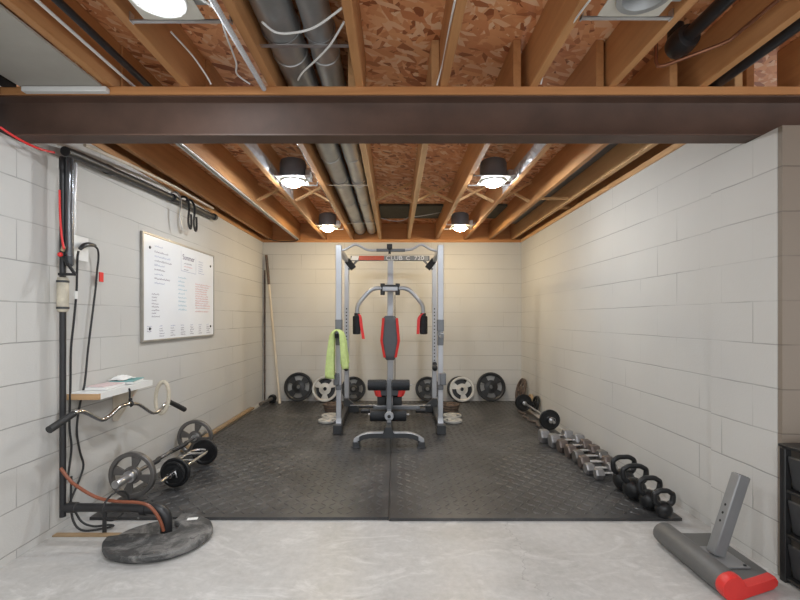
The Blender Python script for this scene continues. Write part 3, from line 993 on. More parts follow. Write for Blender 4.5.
# high pulley
pl = gpart(MB().box(GX - 0.028, GX + 0.028, GF - 0.035, GF + 0.03, 1.885, 1.935), 'pulley_bracket', 'black_plastic', bevel=0.006)
gpart(MB().lathe([(0.010, -0.012), (0.030, -0.012), (0.024, 0), (0.030, 0.012), (0.010, 0.012)], at((GX, GF + 0.0, 1.862), look((1, 0, 0))), 28), 'pulley_wheel', 'black_plastic', pl)

# central mast, guide rods, selector cable
gpart(MB().box(GX - 0.036, GX + 0.036, 5.12, 5.18, 0.10, 1.858), 'mast', 'silver_paint', bevel=0.006)
gpart(MB().tube([(GX + 0.055, 5.10, 0.2), (GX + 0.055, 5.10, 1.45)], 0.004, 6), 'pull_cable', 'black_plastic')
# butterfly arms
AY = 4.93
br = gpart(MB().box(GX - 0.085, GX + 0.085, AY - 0.035, AY + 0.17, 1.485, 1.535), 'arm_bracket', 'silver_paint', bevel=0.006)
gpart(MB().box(GX - 0.105, GX + 0.105, AY - 0.045, AY + 0.06, 1.537, 1.555), 'pivot_plate', 'black_plastic', br, bevel=0.004)
for s in (-1, 1):
    gpart(MB().cyl((GX + s * 0.085, AY, 1.44), (GX + s * 0.085, AY, 1.57), 0.026), 'pivot_pin', 'black_plastic', br)
    x = lambda d: GX + s * d
    pa = [(x(0.07), AY, 1.515), (x(0.16), AY, 1.517), (x(0.225), AY, 1.49), (x(0.29), AY - 0.01, 1.425), (x(0.352), AY - 0.015, 1.345), (x(0.372), AY - 0.02, 1.29), (x(0.374), AY - 0.02, 1.215)]
    arm = gpart(MB().tube(pa, 0.024, 14, smooth=6), 'butterfly_arm', 'silver_paint')
    gpart(MB().cyl((x(0.374), AY - 0.02, 1.235), (x(0.374), AY - 0.02, 1.205), 0.032), 'collar', 'black_plastic', arm)
    gpart(MB().lathe([(0.02, 0), (0.042, 0.004), (0.0445, 0.02), (0.0445, 0.19), (0.042, 0.206), (0.02, 0.21)], at((x(0.374) + s * 0.004, AY - 0.02, 0.995)), 28), 'foam_pad', 'black_foam', arm)
    # red strap hanging beside the pad
    if s < 0:
        sp = [(x(0.355), AY - 0.045, 1.225), (x(0.335), AY - 0.06, 1.20), (x(0.322), AY - 0.06, 1.10), (x(0.310), AY - 0.058, 1.02), (x(0.298), AY - 0.055, 0.945)]
    else:
        sp = [(x(0.378), AY - 0.055, 1.235), (x(0.345), AY - 0.06, 1.215), (x(0.322), AY - 0.06, 1.17), (x(0.316), AY - 0.06, 1.09), (x(0.312), AY - 0.058, 1.0)]
    st = MB()
    sp2, _ = spline([Vector(p) for p in sp], 5, False, [1] * 5)
    wd = [0.010 + 0.006 * min(1, i / 8) for i in range(len(sp2))]
    st.rings([[p + Vector((-w_, -0.003, 0)), p + Vector((w_, -0.003, 0)), p + Vector((w_, 0.003, 0)), p + Vector((-w_, 0.003, 0))] for p, w_ in zip(sp2, wd)])
    gpart(st, 'strap', 'red_plastic', arm)

# back pad: tapered, bulged, grey face with red sides
def pad(mb, cx, cz, y, w0, w1, wb, hh, dep, mi=0):
    rows = []
    n = 18
    for i in range(n + 1):
        f = i / n
        z = cz - hh / 2 + hh * f
        # half width along the height
        w = (wb + (w0 - wb) * min(1, f / 0.45)) if f < 0.45 else (w0 + (w1 - w0) * (f - 0.45) / 0.55)
        e = min(f, 1 - f) / 0.12
        k = math.sqrt(max(0.0, 1 - (1 - min(1, e)) ** 2)) if e < 1 else 1
        w = w * (0.72 + 0.28 * k)
        d = dep * (0.55 + 0.45 * k)
        ring = []
        m = 24
        for j in range(m):
            a = 2 * PI * j / m
            ca, sa = math.cos(a), math.sin(a)
            px_ = w * math.copysign(abs(ca) ** 0.45, ca)
            py_ = d / 2 * math.copysign(abs(sa) ** 0.6, sa)
            ring.append(Vector((cx + px_, y + py_, z)))
        rows.append(ring)
    mb.rings(rows, mi=mi)
    return mb


bp = gpart(pad(MB(), GX, 0.955, 4.93, 0.100, 0.078, 0.062, 0.50, 0.075), 'back_pad', 'pad_grey')
for s in (-1, 1):
    vs = []
    rows = []
    n = 14
    for i in range(n + 1):
        f = i / n
        z = 0.735 + 0.445 * f
        w = 0.066 + 0.036 * min(1, f / 0.42) if f < 0.42 else 0.102 - 0.022 * (f - 0.42) / 0.58
        xo = GX + s * (w + 0.002)
        rows.append([Vector((xo - s * 0.020, 4.888, z)), Vector((xo + s * 0.006, 4.898, z)), Vector((xo + s * 0.010, 4.945, z)), Vector((xo - s * 0.012, 4.950, z))])
    gpart(MB().rings(rows), 'side_piping', 'red_vinyl', bp)
gpart(MB().box(GX - 0.03, GX + 0.03, 4.95, 5.12, 0.86, 0.92).box(GX - 0.03, GX + 0.03, 4.95, 5.12, 1.02, 1.08), 'pad_mount', 'grey_paint', bevel=0.004)

# seat
sy0, sy1 = 4.34, 4.78
st = gpart(MB().rings([[Vector((GX + sx * w, y, z + sz)) for sx, sz in ((-1, -0.03), (-1.0, 0.018), (-0.86, 0.034), (0.86, 0.034), (1.0, 0.018), (1, -0.03))] for y, w, z in ((sy0, 0.115, 0.43), (sy0 + 0.02, 0.132, 0.435), (sy0 + 0.2, 0.155, 0.45), (sy1 - 0.02, 0.16, 0.46), (sy1, 0.15, 0.46))]), 'seat', 'pad_grey', bevel=0.008)
for s in (-1, 1):
    gpart(MB().rings([[Vector((GX + s * (w + dx), y, z + dz)) for dx, dz in ((-0.035, -0.036), (0.010, -0.036), (0.012, 0.022), (-0.020, 0.037))] for y, w, z in ((sy0 - 0.008, 0.112, 0.43), (sy0 + 0.02, 0.133, 0.435), (sy0 + 0.2, 0.156, 0.45), (sy1, 0.16, 0.46))]), 'side_piping', 'red_vinyl', st, bevel=0.004)
gpart(MB().box(GX - 0.10, GX + 0.095, 4.38, 4.70, 0.392, 0.400), 'seat_board', 'black_plastic', bevel=0.003)
gpart(MB().box(GX - 0.028, GX + 0.028, 4.10, 5.12, 0.335, 0.392), 'seat_rail', 'grey_paint', bevel=0.005)
gpart(MB().box(GX - 0.125, GX - 0.035, 4.40, 4.62, 0.225, 0.39).box(GX + 0.035, GX + 0.125, 4.40, 4.62, 0.225, 0.39), 'shroud', 'dark_grey_paint', bevel=0.012)
gpart(MB().bar((GX, 4.30, 0.36), (GX, 5.2, 0.10), 0.05, 0.06), 'base_spine', 'dark_grey_paint', bevel=0.006)

# leg developer: rollers, lever, pivot
LY = 4.12
lv = gpart(MB().box(GX - 0.024, GX + 0.024, LY - 0.022, LY + 0.022, 0.30, 0.60), 'leg_lever', 'grey_paint', bevel=0.006)
gpart(MB().cyl((GX - 0.21, LY, 0.545), (GX + 0.215, LY, 0.545), 0.010), 'axle', 'bar_steel', lv)
def roller(x0, x1, y, z, r, name='foam_roller'):
    L = x1 - x0
    return gpart(MB().lathe([(0.013, 0), (r * 0.93, 0.002), (r, 0.014), (r, L - 0.014), (r * 0.93, L - 0.002), (0.013, L)], at((x0, y, z), look((1, 0, 0))), 28), name, 'black_foam', lv)
roller(GX - 0.205, GX - 0.026, LY, 0.545, 0.052)
roller(GX + 0.026, GX + 0.195, LY, 0.545, 0.052)
roller(GX - 0.185, GX - 0.024, LY + 0.06, 0.245, 0.056)
roller(GX + 0.024, GX + 0.165, LY + 0.06, 0.245, 0.056)
gpart(MB().cyl((GX - 0.20, LY + 0.06, 0.255), (GX + 0.19, LY + 0.06, 0.255), 0.010), 'axle', 'bar_steel', lv)
# weight post across behind the rollers with black sleeve end
wp = gpart(MB().box(GX - 0.16, GX + 0.30, LY + 0.16, LY + 0.20, 0.275, 0.315), 'weight_post', 'grey_paint', bevel=0.006)
gpart(MB().cyl((GX + 0.26, LY + 0.18, 0.27), (GX + 0.355, LY + 0.18, 0.27), 0.027).cyl((GX - 0.28, LY + 0.18, 0.265), (GX - 0.15, LY + 0.18, 0.265), 0.024), 'sleeve', 'black_plastic', wp)
# pivot wheel and bracket down to the front foot
FY = 3.93
pv = gpart(MB().lathe([(0.006, -0.012), (0.040, -0.012), (0.044, 0), (0.040, 0.014), (0.006, 0.014)], at((GX, LY - 0.045, 0.262), look((0, -1, 0))), 28), 'pivot_wheel', 'silver_paint')
gpart(MB().lathe([(0.001, 0), (0.016, 0), (0.016, 0.012), (0.001, 0.014)], at((GX, LY - 0.059, 0.262), look((0, -1, 0))), 18), 'bolt', 'black_plastic', pv)
gpart(MB().rings([[Vector((GX + sx * 0.018, y - 0.016 * a, z - 0.016 * b)) for sx, a, b in ((-1, c1, c2), (1, c1, c2), (1, -c1, -c2), (-1, -c1, -c2))]
                  for y, z, c1, c2 in ((LY - 0.02, 0.32, 1, 0), (LY - 0.035, 0.25, 1, 0.2), (LY - 0.075, 0.20, 1, 0.5), (LY - 0.12, 0.16, 1, 0.6), (FY + 0.02, 0.11, 1, 0.2))]), 'curved_post', 'grey_paint')
Mg = Matrix(((1, 0, 0, GX - 0.004), (0, 0, 1, FY - 0.05), (0, 1, 0, 0), (0, 0, 0, 1)))
gpart(MB().prism([(-0.066, 0.105), (-0.026, 0.205), (0.026, 0.205), (0.066, 0.105)], 0.008, Mg), 'foot_gusset', 'dark_grey_paint', bevel=0.002)
gpart(MB().bar((GX, FY, 0.15), (GX, 4.45, 0.30), 0.05, 0.05), 'front_spine', 'dark_grey_paint', bevel=0.005)
# arched front foot
ap = []
for i in range(25):
    f = -1 + 2 * i / 24
    z = 0.130 - 0.062 * max(0, (abs(f) - 0.45) / 0.55) ** 2.2
    ap.append((GX + 0.318 * f, z))
fo = gpart(MB().rings([[Vector((x, FY - 0.04, z - 0.022)), Vector((x, FY + 0.02, z - 0.022)), Vector((x, FY + 0.02, z + 0.022)), Vector((x, FY - 0.04, z + 0.022))] for x, z in ap]), 'front_foot', 'silver_paint', bevel=0.006)
gpart(MB().rings([[Vector((x, FY - 0.044, z - 0.024)), Vector((x, FY - 0.0405, z - 0.024)), Vector((x, FY - 0.0405, z + 0.018)), Vector((x, FY - 0.044, z + 0.018))] for x, z in ap[2:-2]]), 'foot_face', 'dark_grey_paint', fo)
for s in (-1, 1):
    x = GX + s * 0.292
    gpart(MB().box(x - 0.030, x + 0.030, FY - 0.055, FY + 0.03, MTOP + 0.006, 0.070).box(x - 0.042, x + 0.042, FY - 0.062, FY + 0.036, MTOP, MTOP + 0.010), 'rubber_foot', 'dark_grey_paint', fo, bevel=0.004)

# ------------------------------------------------------------------ towel over the bar catch
tx, ty = GX - fx, GF - 0.115
path = [(-0.072, 0.605), (-0.070, 0.72), (-0.064, 0.84), (-0.056, 0.95), (-0.040, 1.025), (0.0, 1.055), (0.040, 1.030), (0.056, 0.95), (0.066, 0.84), (0.072, 0.76), (0.074, 0.700)]
pp, _ = spline([Vector((tx + a, 0, b)) for a, b in path], 4, False, [1] * len(path))
nu = 26
vs, fs = [], []
for i, p in enumerate(pp):
    f = i / (len(pp) - 1)
    side = -1 if f < 0.5 else 1
    drop = abs(f - 0.5) * 2
    for j in range(nu):
        g = j / (nu - 1)
        fold = math.sin(g * PI * 5.2 + 1.7 * f * 3 + 0.6) * (0.018 + 0.022 * drop) + math.sin(g * 23 + f * 9) * 0.005
        yy = ty - 0.055 + 0.095 * g + 0.012 * math.sin(f * 7 + g * 3)
        zz = p.z - (0.034 * math.sin(g * PI * 2.0 + 1 + side) * drop) + (0.012 * math.sin(g * PI) * (1 - drop))
        vs.append((p.x + side * fold * min(1, drop * 2.5 + 0.15), yy, zz))
for i in range(len(pp) - 1):
    for j in range(nu - 1):
        a = i * nu + j
        fs.append((a, a + 1, a + nu + 1, a + nu))
tw_ = MB().add(vs, fs).build('towel', 'towel_green', ang=80)
s_ = tw_.modifiers.new('thick', 'SOLIDIFY'); s_.thickness = 0.006; s_.offset = 0
tag(tw_, 'yellow-green towel draped over a catch of the home gym', 'towel')
# ------------------------------------------------------------------ weight plates
def make_plate(R, kind, mat):
    mb = MB()
    th = 0.016 if R > 0.13 else 0.012
    if kind == 'tri':
        holes = [(a - 42, a + 42, 0.46, 0.80) for a in (90, 210, 330)]
        prof = [(0.0, th), (0.22, th), (0.30, th * 0.55), (0.80, th * 0.55), (0.86, th), (0.97, th), (1.0, th * 0.75)]
    elif kind == 'quad':
        holes = [(a - 24, a + 24, 0.46, 0.76) for a in (0, 90, 180, 270)]
        prof = [(0.0, th), (0.22, th), (0.30, th * 0.5), (0.82, th * 0.5), (0.88, th), (0.97, th), (1.0, th * 0.75)]
    elif kind == 'wheel':
        holes = [(a - 32, a + 32, 0.38, 0.80) for a in (45, 135, 225, 315)]
        prof = [(0.0, th), (0.20, th), (0.28, th * 0.5), (0.80, th * 0.5), (0.84, th * 1.1), (0.97, th * 1.1), (1.0, th * 0.8)]
    else:
        holes = []
        prof = [(0.0, th * 1.1), (0.30, th * 1.1), (0.36, th * 0.55), (0.76, th * 0.55), (0.83, th), (0.96, th), (1.0, th * 0.7)]
    ring_plate(mb, R, 0.026 if R > 0.12 else 0.016, prof, holes, Matrix.Identity(4))
    return mb


def plate(R, kind, mat, loc, rot, label, group):
    o = clean_loose(make_plate(R, kind, mat).build('weight_plate', mat, ang=30))
    o.location = loc
    o.rotation_euler = rot
    return tag(o, label, 'weight plate', group)


LEAN = math.radians(12)
BW = 'weight plates leaning on the back wall'


def wall_plate(px, R, kind, mat, label, spin=0.0, lean=LEAN, ybase=None):
    """plate standing on the mat, its top leaning back on the block wall"""
    th = 0.017
    y = YB - math.sin(lean) * R - th * math.cos(lean) - 0.004 if ybase is None else ybase
    z = MTOP + R * math.cos(lean) + th * math.sin(lean)
    x = (px - VX) * y / FPX
    # local z (axis) points to the room and a little up
    rot = (Matrix.Rotation(PI / 2 - lean, 4, 'X') @ Matrix.Rotation(spin, 4, 'Z')).to_euler()
    return plate(R, kind, mat, (x, y, z), rot, label, BW)


wall_plate(298.5, 0.200, 'quad', 'black_iron', 'large black four-hole plate leaning on back wall beside the pole')
wall_plate(328.5, 0.168, 'solid', 'black_iron', 'black plate hidden mostly by silver plate, near the green towel', ybase=6.070)
wall_plate(325.0, 0.178, 'tri', 'silver_iron', 'silver three-grip plate leaning near the green towel', ybase=6.018)
wall_plate(353.5, 0.170, 'quad', 'black_iron', 'black plate behind the towel-side rear upright of the gym')
wall_plate(427.5, 0.170, 'quad', 'black_iron', 'black plate behind the rear upright opposite the towel')
wall_plate(459.5, 0.172, 'solid', 'black_iron', 'black plate peeking from behind the silver plate, kettlebell side', ybase=6.070)
wall_plate(462.0, 0.172, 'tri', 'silver_iron', 'silver three-grip plate beside the large black plate, kettlebell side', ybase=6.018, spin=0.15)
wall_plate(491.0, 0.200, 'quad', 'black_iron', 'large black four-hole plate by the back corner, kettlebell side')

FG = 'weight plates lying on the mat beside the gym'


def flat_plate(x, y, z, R, kind, mat, label, tilt=(0, 0)):
    th = 0.0185 if R > 0.13 else 0.0135
    return plate(R, kind, mat, (x, y, z + th), (tilt[0], tilt[1], random.random() * 6), label, FG)


for s, side in ((-1, 'towel side of the gym'), (1, 'kettlebell side of the gym')):
    xo = -0.765 if s < 0 else 0.655
    flat_plate(xo - 0.01 * s, 4.86, MTOP, 0.105, 'tri', 'silver_iron', 'small silver plate lying flat, front of the flat plates, ' + side)
    flat_plate(xo + 0.015, 5.10, MTOP, 0.110, 'tri', 'silver_iron', 'small silver plate lying flat behind another silver one, ' + side)
    for k, w in enumerate(('bottom', 'middle', 'top')):
        flat_plate(xo + 0.01 + 0.012 * k * s, 5.44 + 0.01 * k, MTOP + k * 0.029, 0.125, 'quad' if k == 2 else 'solid', 'rusty_iron', 'dark plate in the low stack, %s of three, %s' % (w, side))

# plates leaning on the kettlebell wall
KW = 'weight plates leaning on the kettlebell wall'


def side_plate(y, R, kind, mat, label, off=0.0, lean=math.radians(14)):
    th = 0.018
    x = XR - math.sin(lean) * R - th * math.cos(lean) - 0.006 - off
    z = MTOP + R * math.cos(lean) + th * math.sin(lean)
    rot = (Matrix.Rotation(-(PI / 2 - lean), 4, 'Y')).to_euler()
    return plate(R, kind, mat, (x, y, z), rot, label, KW)


side_plate(5.935, 0.170, 'wheel', 'rusty_iron', 'largest rusty plate leaning on the wall in the back corner')
side_plate(5.60, 0.090, 'solid', 'tan_iron', 'small tan plate between the rusty and the black leaning plates')
side_plate(5.36, 0.100, 'wheel', 'black_iron', 'black plate leaning on the wall behind the short barbell')

# short barbell with two black plates by the kettlebell wall
def loaded_bar(name, label, cat, x, ya, yb, R, kind, mat, over_a, over_b, zbar=None, r=0.013, x2=None, barmat='bar_steel', thick=1, hub=0.02):
    z = zbar or (MTOP + R + 0.001)
    x2 = x if x2 is None else x2
    t = thing(name, (x, (ya + yb) / 2, MTOP), label, cat)
    d = Vector((x2 - x, yb - ya, 0)).normalized()
    A, B = Vector((x, ya, z)), Vector((x2, yb, z))
    MB().tube([A - d * over_a, B + d * over_b], r, 14).build('bar', barmat, t)
    for q in (A, B):
        for k in range(thick):
            mb = make_plate(R, kind, mat)
            M = at(q + d * (0.03 * k), look(d))
            mb.v = [M @ v for v in mb.v]
            clean_loose(mb.build('plate', mat, t, ang=30))
        MB().lathe([(r + 0.001, 0), (hub + 0.006, 0), (hub + 0.006, 0.03), (r + 0.001, 0.03)], at(q - d * 0.052, look(d)), 20).build('collar', 'chrome', t)
    return t


kb = loaded_bar('short_barbell', 'short barbell with two black plates lying along the kettlebell wall', 'barbell', 1.600, 4.50, 5.42, 0.105, 'solid', 'black_iron', 0.13, 0.13, r=0.013)
MB().tube([(1.575, 4.44, 0.155), (1.60, 4.435, 0.165), (1.63, 4.44, 0.15), (1.64, 4.445, 0.12)], 0.005, 8, smooth=3).build('spring_clip', 'chrome', kb)
# zigzag curl bar on the mat
zz = []
for i, dx in enumerate((0, 0, 0.03, -0.035, -0.005, -0.035, 0.03, 0, 0)):
    zz.append((1.525 + dx * 0.8, 4.56 + 0.80 * i / 8, MTOP + 0.0145))
t = tag(MB().tube(zz, 0.0135, 10, smooth=3).build('curl_bar', 'brown_iron', ang=50), 'bare zigzag curl bar lying on the mat beside the short barbell', 'bar')

# ------------------------------------------------------------------ dumbbells
def hexhead(mb, x0, x1, r, y, z, mi=0):
    b = 0.012
    rings = []
    for x, k in ((x0, 0.86), (x0 + b, 1.0), (x1 - b, 1.0), (x1, 0.86)):
        rings.append([Vector((x, y + r * k * math.cos(PI / 6 + PI / 3 * i + PI / 6), z + r * k * math.sin(PI / 6 + PI / 3 * i + PI / 6))) for i in range(6)])
    mb.rings(rings, mi=mi)
    return mb


DB = 'hex dumbbells in a row along the kettlebell wall'
specs = [  # y, centre x, length, head radius, material, words
    (4.060, 1.500, 0.30, 0.066, 'pale_iron', 'largest pale hex dumbbell, touching the short barbell end'),
    (3.910, 1.540, 0.30, 0.066, 'pale_iron', 'pale large hex dumbbell, second from the short barbell'),
    (3.765, 1.550, 0.28, 0.060, 'brown_iron', 'brownish hex dumbbell, third from the short barbell'),
    (3.625, 1.560, 0.27, 0.058, 'brown_iron', 'brownish hex dumbbell, fourth from the short barbell'),
    (3.490, 1.565, 0.26, 0.055, 'grey_iron', 'grey hex dumbbell, fifth from the short barbell'),
    (3.360, 1.550, 0.25, 0.052, 'brown_iron', 'brown-grey hex dumbbell, sixth from the short barbell'),
    (3.240, 1.530, 0.23, 0.043, 'pale_iron', 'small pale hex dumbbell, second from the kettlebells'),
    (3.130, 1.550, 0.22, 0.040, 'pale_iron', 'smallest pale hex dumbbell, closest to the kettlebells'),
]
for y, x, L, r, mt, lab in specs:
    ap_ = r * math.cos(PI / 6)
    z = MTOP + ap_ + 0.001
    t = thing('hex_dumbbell', (x, y, MTOP), lab, 'dumbbell', DB)
    hl = L * 0.27
    MB().tube([(x - L / 2 + hl * 0.8, y, z), (x - L * 0.12, y, z), (x, y, z), (x + L * 0.12, y, z), (x + L / 2 - hl * 0.8, y, z)], [0.0135, 0.0145, 0.0165, 0.0145, 0.0135], 14).build('handle', 'chrome', t)
    for s in (-1, 1):
        mb = hexhead(MB(), x + s * (L / 2 - hl), x + s * L / 2, r, y, z) if s > 0 else hexhead(MB(), x - L / 2, x - L / 2 + hl, r, y, z)
        mb.build('head', mt, t, flat=True)
    t.rotation_euler = (0, 0, math.radians(random.uniform(-3, 3)))

# ------------------------------------------------------------------ kettlebells
KB = 'black kettlebells at the mat corner'


def kettlebell(x, y, r, H, hw, label, rz):
    t = thing('kettlebell', (x, y, MTOP), label, 'kettlebell', KB, (0, 0, rz))
    zc = r * 0.93
    prof = [(0.001, 0.0), (r * 0.55, 0.0), (r * 0.62, r * 0.03)]
    for i in range(3, 22):
        a = -PI / 2 + PI * i / 22
        if math.sin(a) > -0.86:
            prof.append((r * math.cos(a), zc + r * math.sin(a)))
    prof.append((0.001, zc + r * 0.995))
    MB().lathe(prof, None, 36).build('body', 'black_iron', t, local=True, ang=60)
    g = 0.0155 * (0.75 + 0.25 * r / 0.066)
    top = H - g
    k = hw
    pts = [(-r * 0.62, 0, zc + r * 0.62), (-k * 0.93, 0, zc + r * 1.0), (-k, 0, (zc + r + top) / 2 + 0.01), (-k * 0.80, 0, top - 0.012), (-k * 0.45, 0, top), (0, 0, top + 0.001),
           (k * 0.45, 0, top), (k * 0.80, 0, top - 0.012), (k, 0, (zc + r + top) / 2 + 0.01), (k * 0.93, 0, zc + r * 1.0), (r * 0.62, 0, zc + r * 0.62)]
    MB().tube(pts, [g * 1.25, g * 1.15, g, g, g, g, g, g, g, g * 1.15, g * 1.25], 14, smooth=5).build('handle', 'black_iron', t, local=True, ang=60)
    return t


kettlebell(1.548, 2.945, 0.071, 0.232, 0.076, 'biggest black kettlebell with wide handle, next to the smallest dumbbell', 0.10)
kettlebell(1.535, 2.787, 0.070, 0.225, 0.074, 'second black kettlebell from the dumbbells, slightly smaller than its neighbour', 0.0)
kettlebell(1.548, 2.645, 0.059, 0.200, 0.064, 'third black kettlebell from the dumbbells, medium sized', 0.05)
kettlebell(1.566, 2.535, 0.047, 0.165, 0.052, 'smallest black kettlebell at the mat corner edge', -0.05)

# ------------------------------------------------------------------ loaded curl barbell by the whiteboard wall
bx, bya, byb, bR = -1.690, 2.80, 3.68, 0.148
t = thing('curl_barbell', (bx, 3.36, MTOP), 'curl barbell with a large spoked grey plate at each end, by wall shelf', 'barbell')
bz = MTOP + bR + 0.001
zz = [(bx + a, 3.24 + b, bz + c) for a, b, c in ((0, -0.41, 0), (0, -0.28, 0), (0.03, -0.20, 0.01), (-0.02, -0.10, -0.012), (0, -0.03, 0), (0, 0.03, 0), (-0.02, 0.10, -0.012), (0.03, 0.20, 0.01), (0, 0.28, 0), (0, 0.41, 0))]
MB().tube(zz, 0.0135, 12, smooth=4).build('bar', 'grey_iron', t, ang=60)
for a, b in ((2.97, 3.16), (3.32, 3.51)):
    pts = [p for p in spline([Vector(q) for q in zz], 4, False, [1] * len(zz))[0] if a <= p.y <= b]
    MB().tube(pts, 0.0165, 12).build('grip', 'black_rubber', t, ang=60)
for q, s in ((bya, -1), (byb, 1)):
    mb = make_plate(bR, 'wheel', 'grey_iron')
    M = at((bx, q, bz), look((0, 1, 0)) @ Matrix.Rotation(0.25, 4, 'Z'))
    mb.v = [M @ v for v in mb.v]
    clean_loose(mb.build('plate', 'grey_iron', t, ang=30))
    MB().lathe([(0.001, 0), (0.024, 0), (0.025, 0.004), (0.025, 0.200), (0.022, 0.205), (0.001, 0.205)], at((bx, q - s * 0.03, bz), look((0, s, 0))), 22).build('sleeve', 'bar_steel', t)
    MB().lathe([(0.026, 0), (0.038, 0), (0.038, 0.022), (0.026, 0.022)], at((bx, q + s * 0.02, bz), look((0, s, 0))), 22).build('collar', 'bar_steel', t)

# triceps bar with black plates
tx_, tya, tyb, tR = -1.505, 2.98, 3.44, 0.100
t = thing('triceps_bar', (tx_, 3.29, MTOP), 'silver framed triceps bar with a small black plate at each end', 'barbell')
tz = MTOP + tR + 0.03
loop = []
for x, y in ((-0.055, 3.05), (-0.06, 3.21), (-0.055, 3.36), (0.0, 3.395), (0.055, 3.36), (0.06, 3.21), (0.055, 3.05), (0, 3.02)):
    loop.append((tx_ + x, y, tz))
MB().tube(loop, 0.0115, 12, closed=True, smooth=4).build('frame', 'chrome', t)
for y in (3.13, 3.29):
    MB().cyl((tx_ - 0.058, y, tz), (tx_ + 0.058, y, tz), 0.012).build('cross_grip', 'chrome', t)
zz_ = MTOP + tR + 0.001
for q, s in ((tya, -1), (tyb, 1)):
    mb = make_plate(tR, 'solid', 'black_iron')
    M = at((tx_, q, zz_), look((0, 1, 0)))
    mb.v = [M @ v for v in mb.v]
    clean_loose(mb.build('plate', 'black_iron', t, ang=30))
    mb = make_plate(tR * 0.82, 'solid', 'black_iron')
    M = at((tx_, q + s * 0.027, zz_), look((0, 1, 0)))
    mb.v = [M @ v for v in mb.v]
    clean_loose(mb.build('plate', 'black_iron', t, ang=30))
    MB().cyl((tx_, q - s * 0.035, zz_ + 0.012), (tx_, q + s * 0.19, zz_), 0.0125).build('sleeve', 'chrome', t)
    MB().tube([(tx_ + 0.015, q + s * 0.06, zz_ + 0.012), (tx_ + 0.035, q + s * 0.075, zz_ + 0.03), (tx_ + 0.045, q + s * 0.07, zz_ - 0.01)], 0.006, 8, smooth=3).tube(
        [(tx_ + 0.0155 * math.cos(a), q + s * (0.05 + 0.004 * a), zz_ + 0.0155 * math.sin(a)) for a in [k * 0.5 for k in range(20)]], 0.0035, 6).build('spring_clip', 'chrome', t)

# ------------------------------------------------------------------ lath strips, leaning pole, things in the back corner
o = MB().bar((XL + 0.012, 2.36, 0.004), (-1.42, 2.36, 0.004), 0.035, 0.008).build('wood_strip', 'lath', bevel=0.001)
tag(o, 'flat tan wooden strip on the concrete between wall and sump lid', 'wood strip', 'wooden strips on the floor')
o = MB().bar((XL + 0.035, 3.75, MTOP + 0.012), (XL + 0.040, 5.55, MTOP + 0.012), 0.055, 0.022).build('wood_strip', 'lath', bevel=0.002)
tag(o, 'long tan wooden strip lying at the foot of the whiteboard wall', 'wood strip', 'wooden strips on the floor')
t = thing('bar_end', (-1.70, 5.8, MTOP), 'black collared bar lying in the back corner beside the leaning pole', 'bar')
t.name = 'corner_bar'
MB().tube([(-1.735, 5.60, 0.07), (-1.67, 5.90, 0.085)], 0.024, 14).build('shaft', 'grey_iron', t)
MB().lathe([(0.024, 0), (0.052, 0), (0.055, 0.02), (0.052, 0.05), (0.024, 0.05)], at((-1.672, 5.89, 0.085), look((0.2, 1, 0.05))), 20).build('collar', 'black_iron', t)
MB().box(-1.72, -1.64, 5.93, 6.0, MTOP, 0.12).build('end_block', 'black_iron', t, bevel=0.01)
pl_ = thing('wooden_pole', (-1.555, 5.88, MTOP), 'pale wooden pole leaning into the back corner', 'pole')
A, B = Vector((-1.56, 5.88, MTOP + 0.012)), Vector((-1.80, 6.085, 2.06))
MB().tube([A, A.lerp(B, 0.25), A.lerp(B, 0.6), A.lerp(B, 0.80)], 0.0165, 14).build('shaft', 'pole_wood', pl_)
MB().tube([A.lerp(B, 0.795), A.lerp(B, 1.0)], 0.0195, 14).build('dark_end', 'rusty_iron', pl_)
MB().tube([A - (B - A).normalized() * 0.008, A.lerp(B, 0.02)], 0.020, 14).build('tip', 'pole_wood', pl_)
o = MB().tube([(-1.828, 6.10, MTOP), (-1.828, 6.105, 1.85)], 0.012, 10).build('thin_rod', 'rusty_iron')
tag(o, 'thin brown rod standing upright in the back corner behind the pole', 'rod')

# ------------------------------------------------------------------ black rack of bins by the pier
rx0, ry0, ry1, rz1 = 1.735, 1.45, 1.965, 0.60
R_ = thing('storage_rack', (rx0 + 0.2, 1.7, 0), 'black plastic storage rack with tilted open bins beside the pier', 'rack')
for (x, y) in ((rx0, ry1 - 0.03), (rx0, ry0), (rx0 + 0.37, ry1 - 0.03), (rx0 + 0.37, ry0)):
    MB().box(x, x + 0.03, y, y + 0.03, 0, rz1).build('post', 'cabinet_black', R_, bevel=0.004)
MB().box(rx0 - 0.004, rx0 + 0.40, ry0, ry1 + 0.004, rz1 + 0.0005, rz1 + 0.016).build('top_panel', 'cabinet_black', R_, bevel=0.004)
MB().box(rx0 + 0.385, rx0 + 0.398, ry0 + 0.03, ry1 - 0.03, 0.02, rz1 - 0.002).build('back_panel', 'cabinet_black', R_)
for k, zb in enumerate((0.03, 0.225, 0.42)):
    MB().box(rx0 + 0.004, rx0 + 0.39, ry0 + 0.005, ry1 - 0.005, zb - 0.016, zb - 0.003).build('shelf', 'cabinet_black', R_, bevel=0.003)
    prof_ = [(rx0 + 0.030, zb), (rx0 + 0.006, zb + 0.145), (rx0 + 0.014, zb + 0.150), (rx0 + 0.040, zb + 0.012), (rx0 + 0.35, zb + 0.012), (rx0 + 0.36, zb + 0.16), (rx0 + 0.37, zb + 0.16), (rx0 + 0.365, zb)]
    Mb = Matrix(((1, 0, 0, 0), (0, 0, 1, ry0 + 0.034), (0, 1, 0, 0), (0, 0, 0, 1)))
    bb = MB().prism(prof_, ry1 - ry0 - 0.068, Mb)
    bb.build('bin', 'bin_black', R_, bevel=0.004)
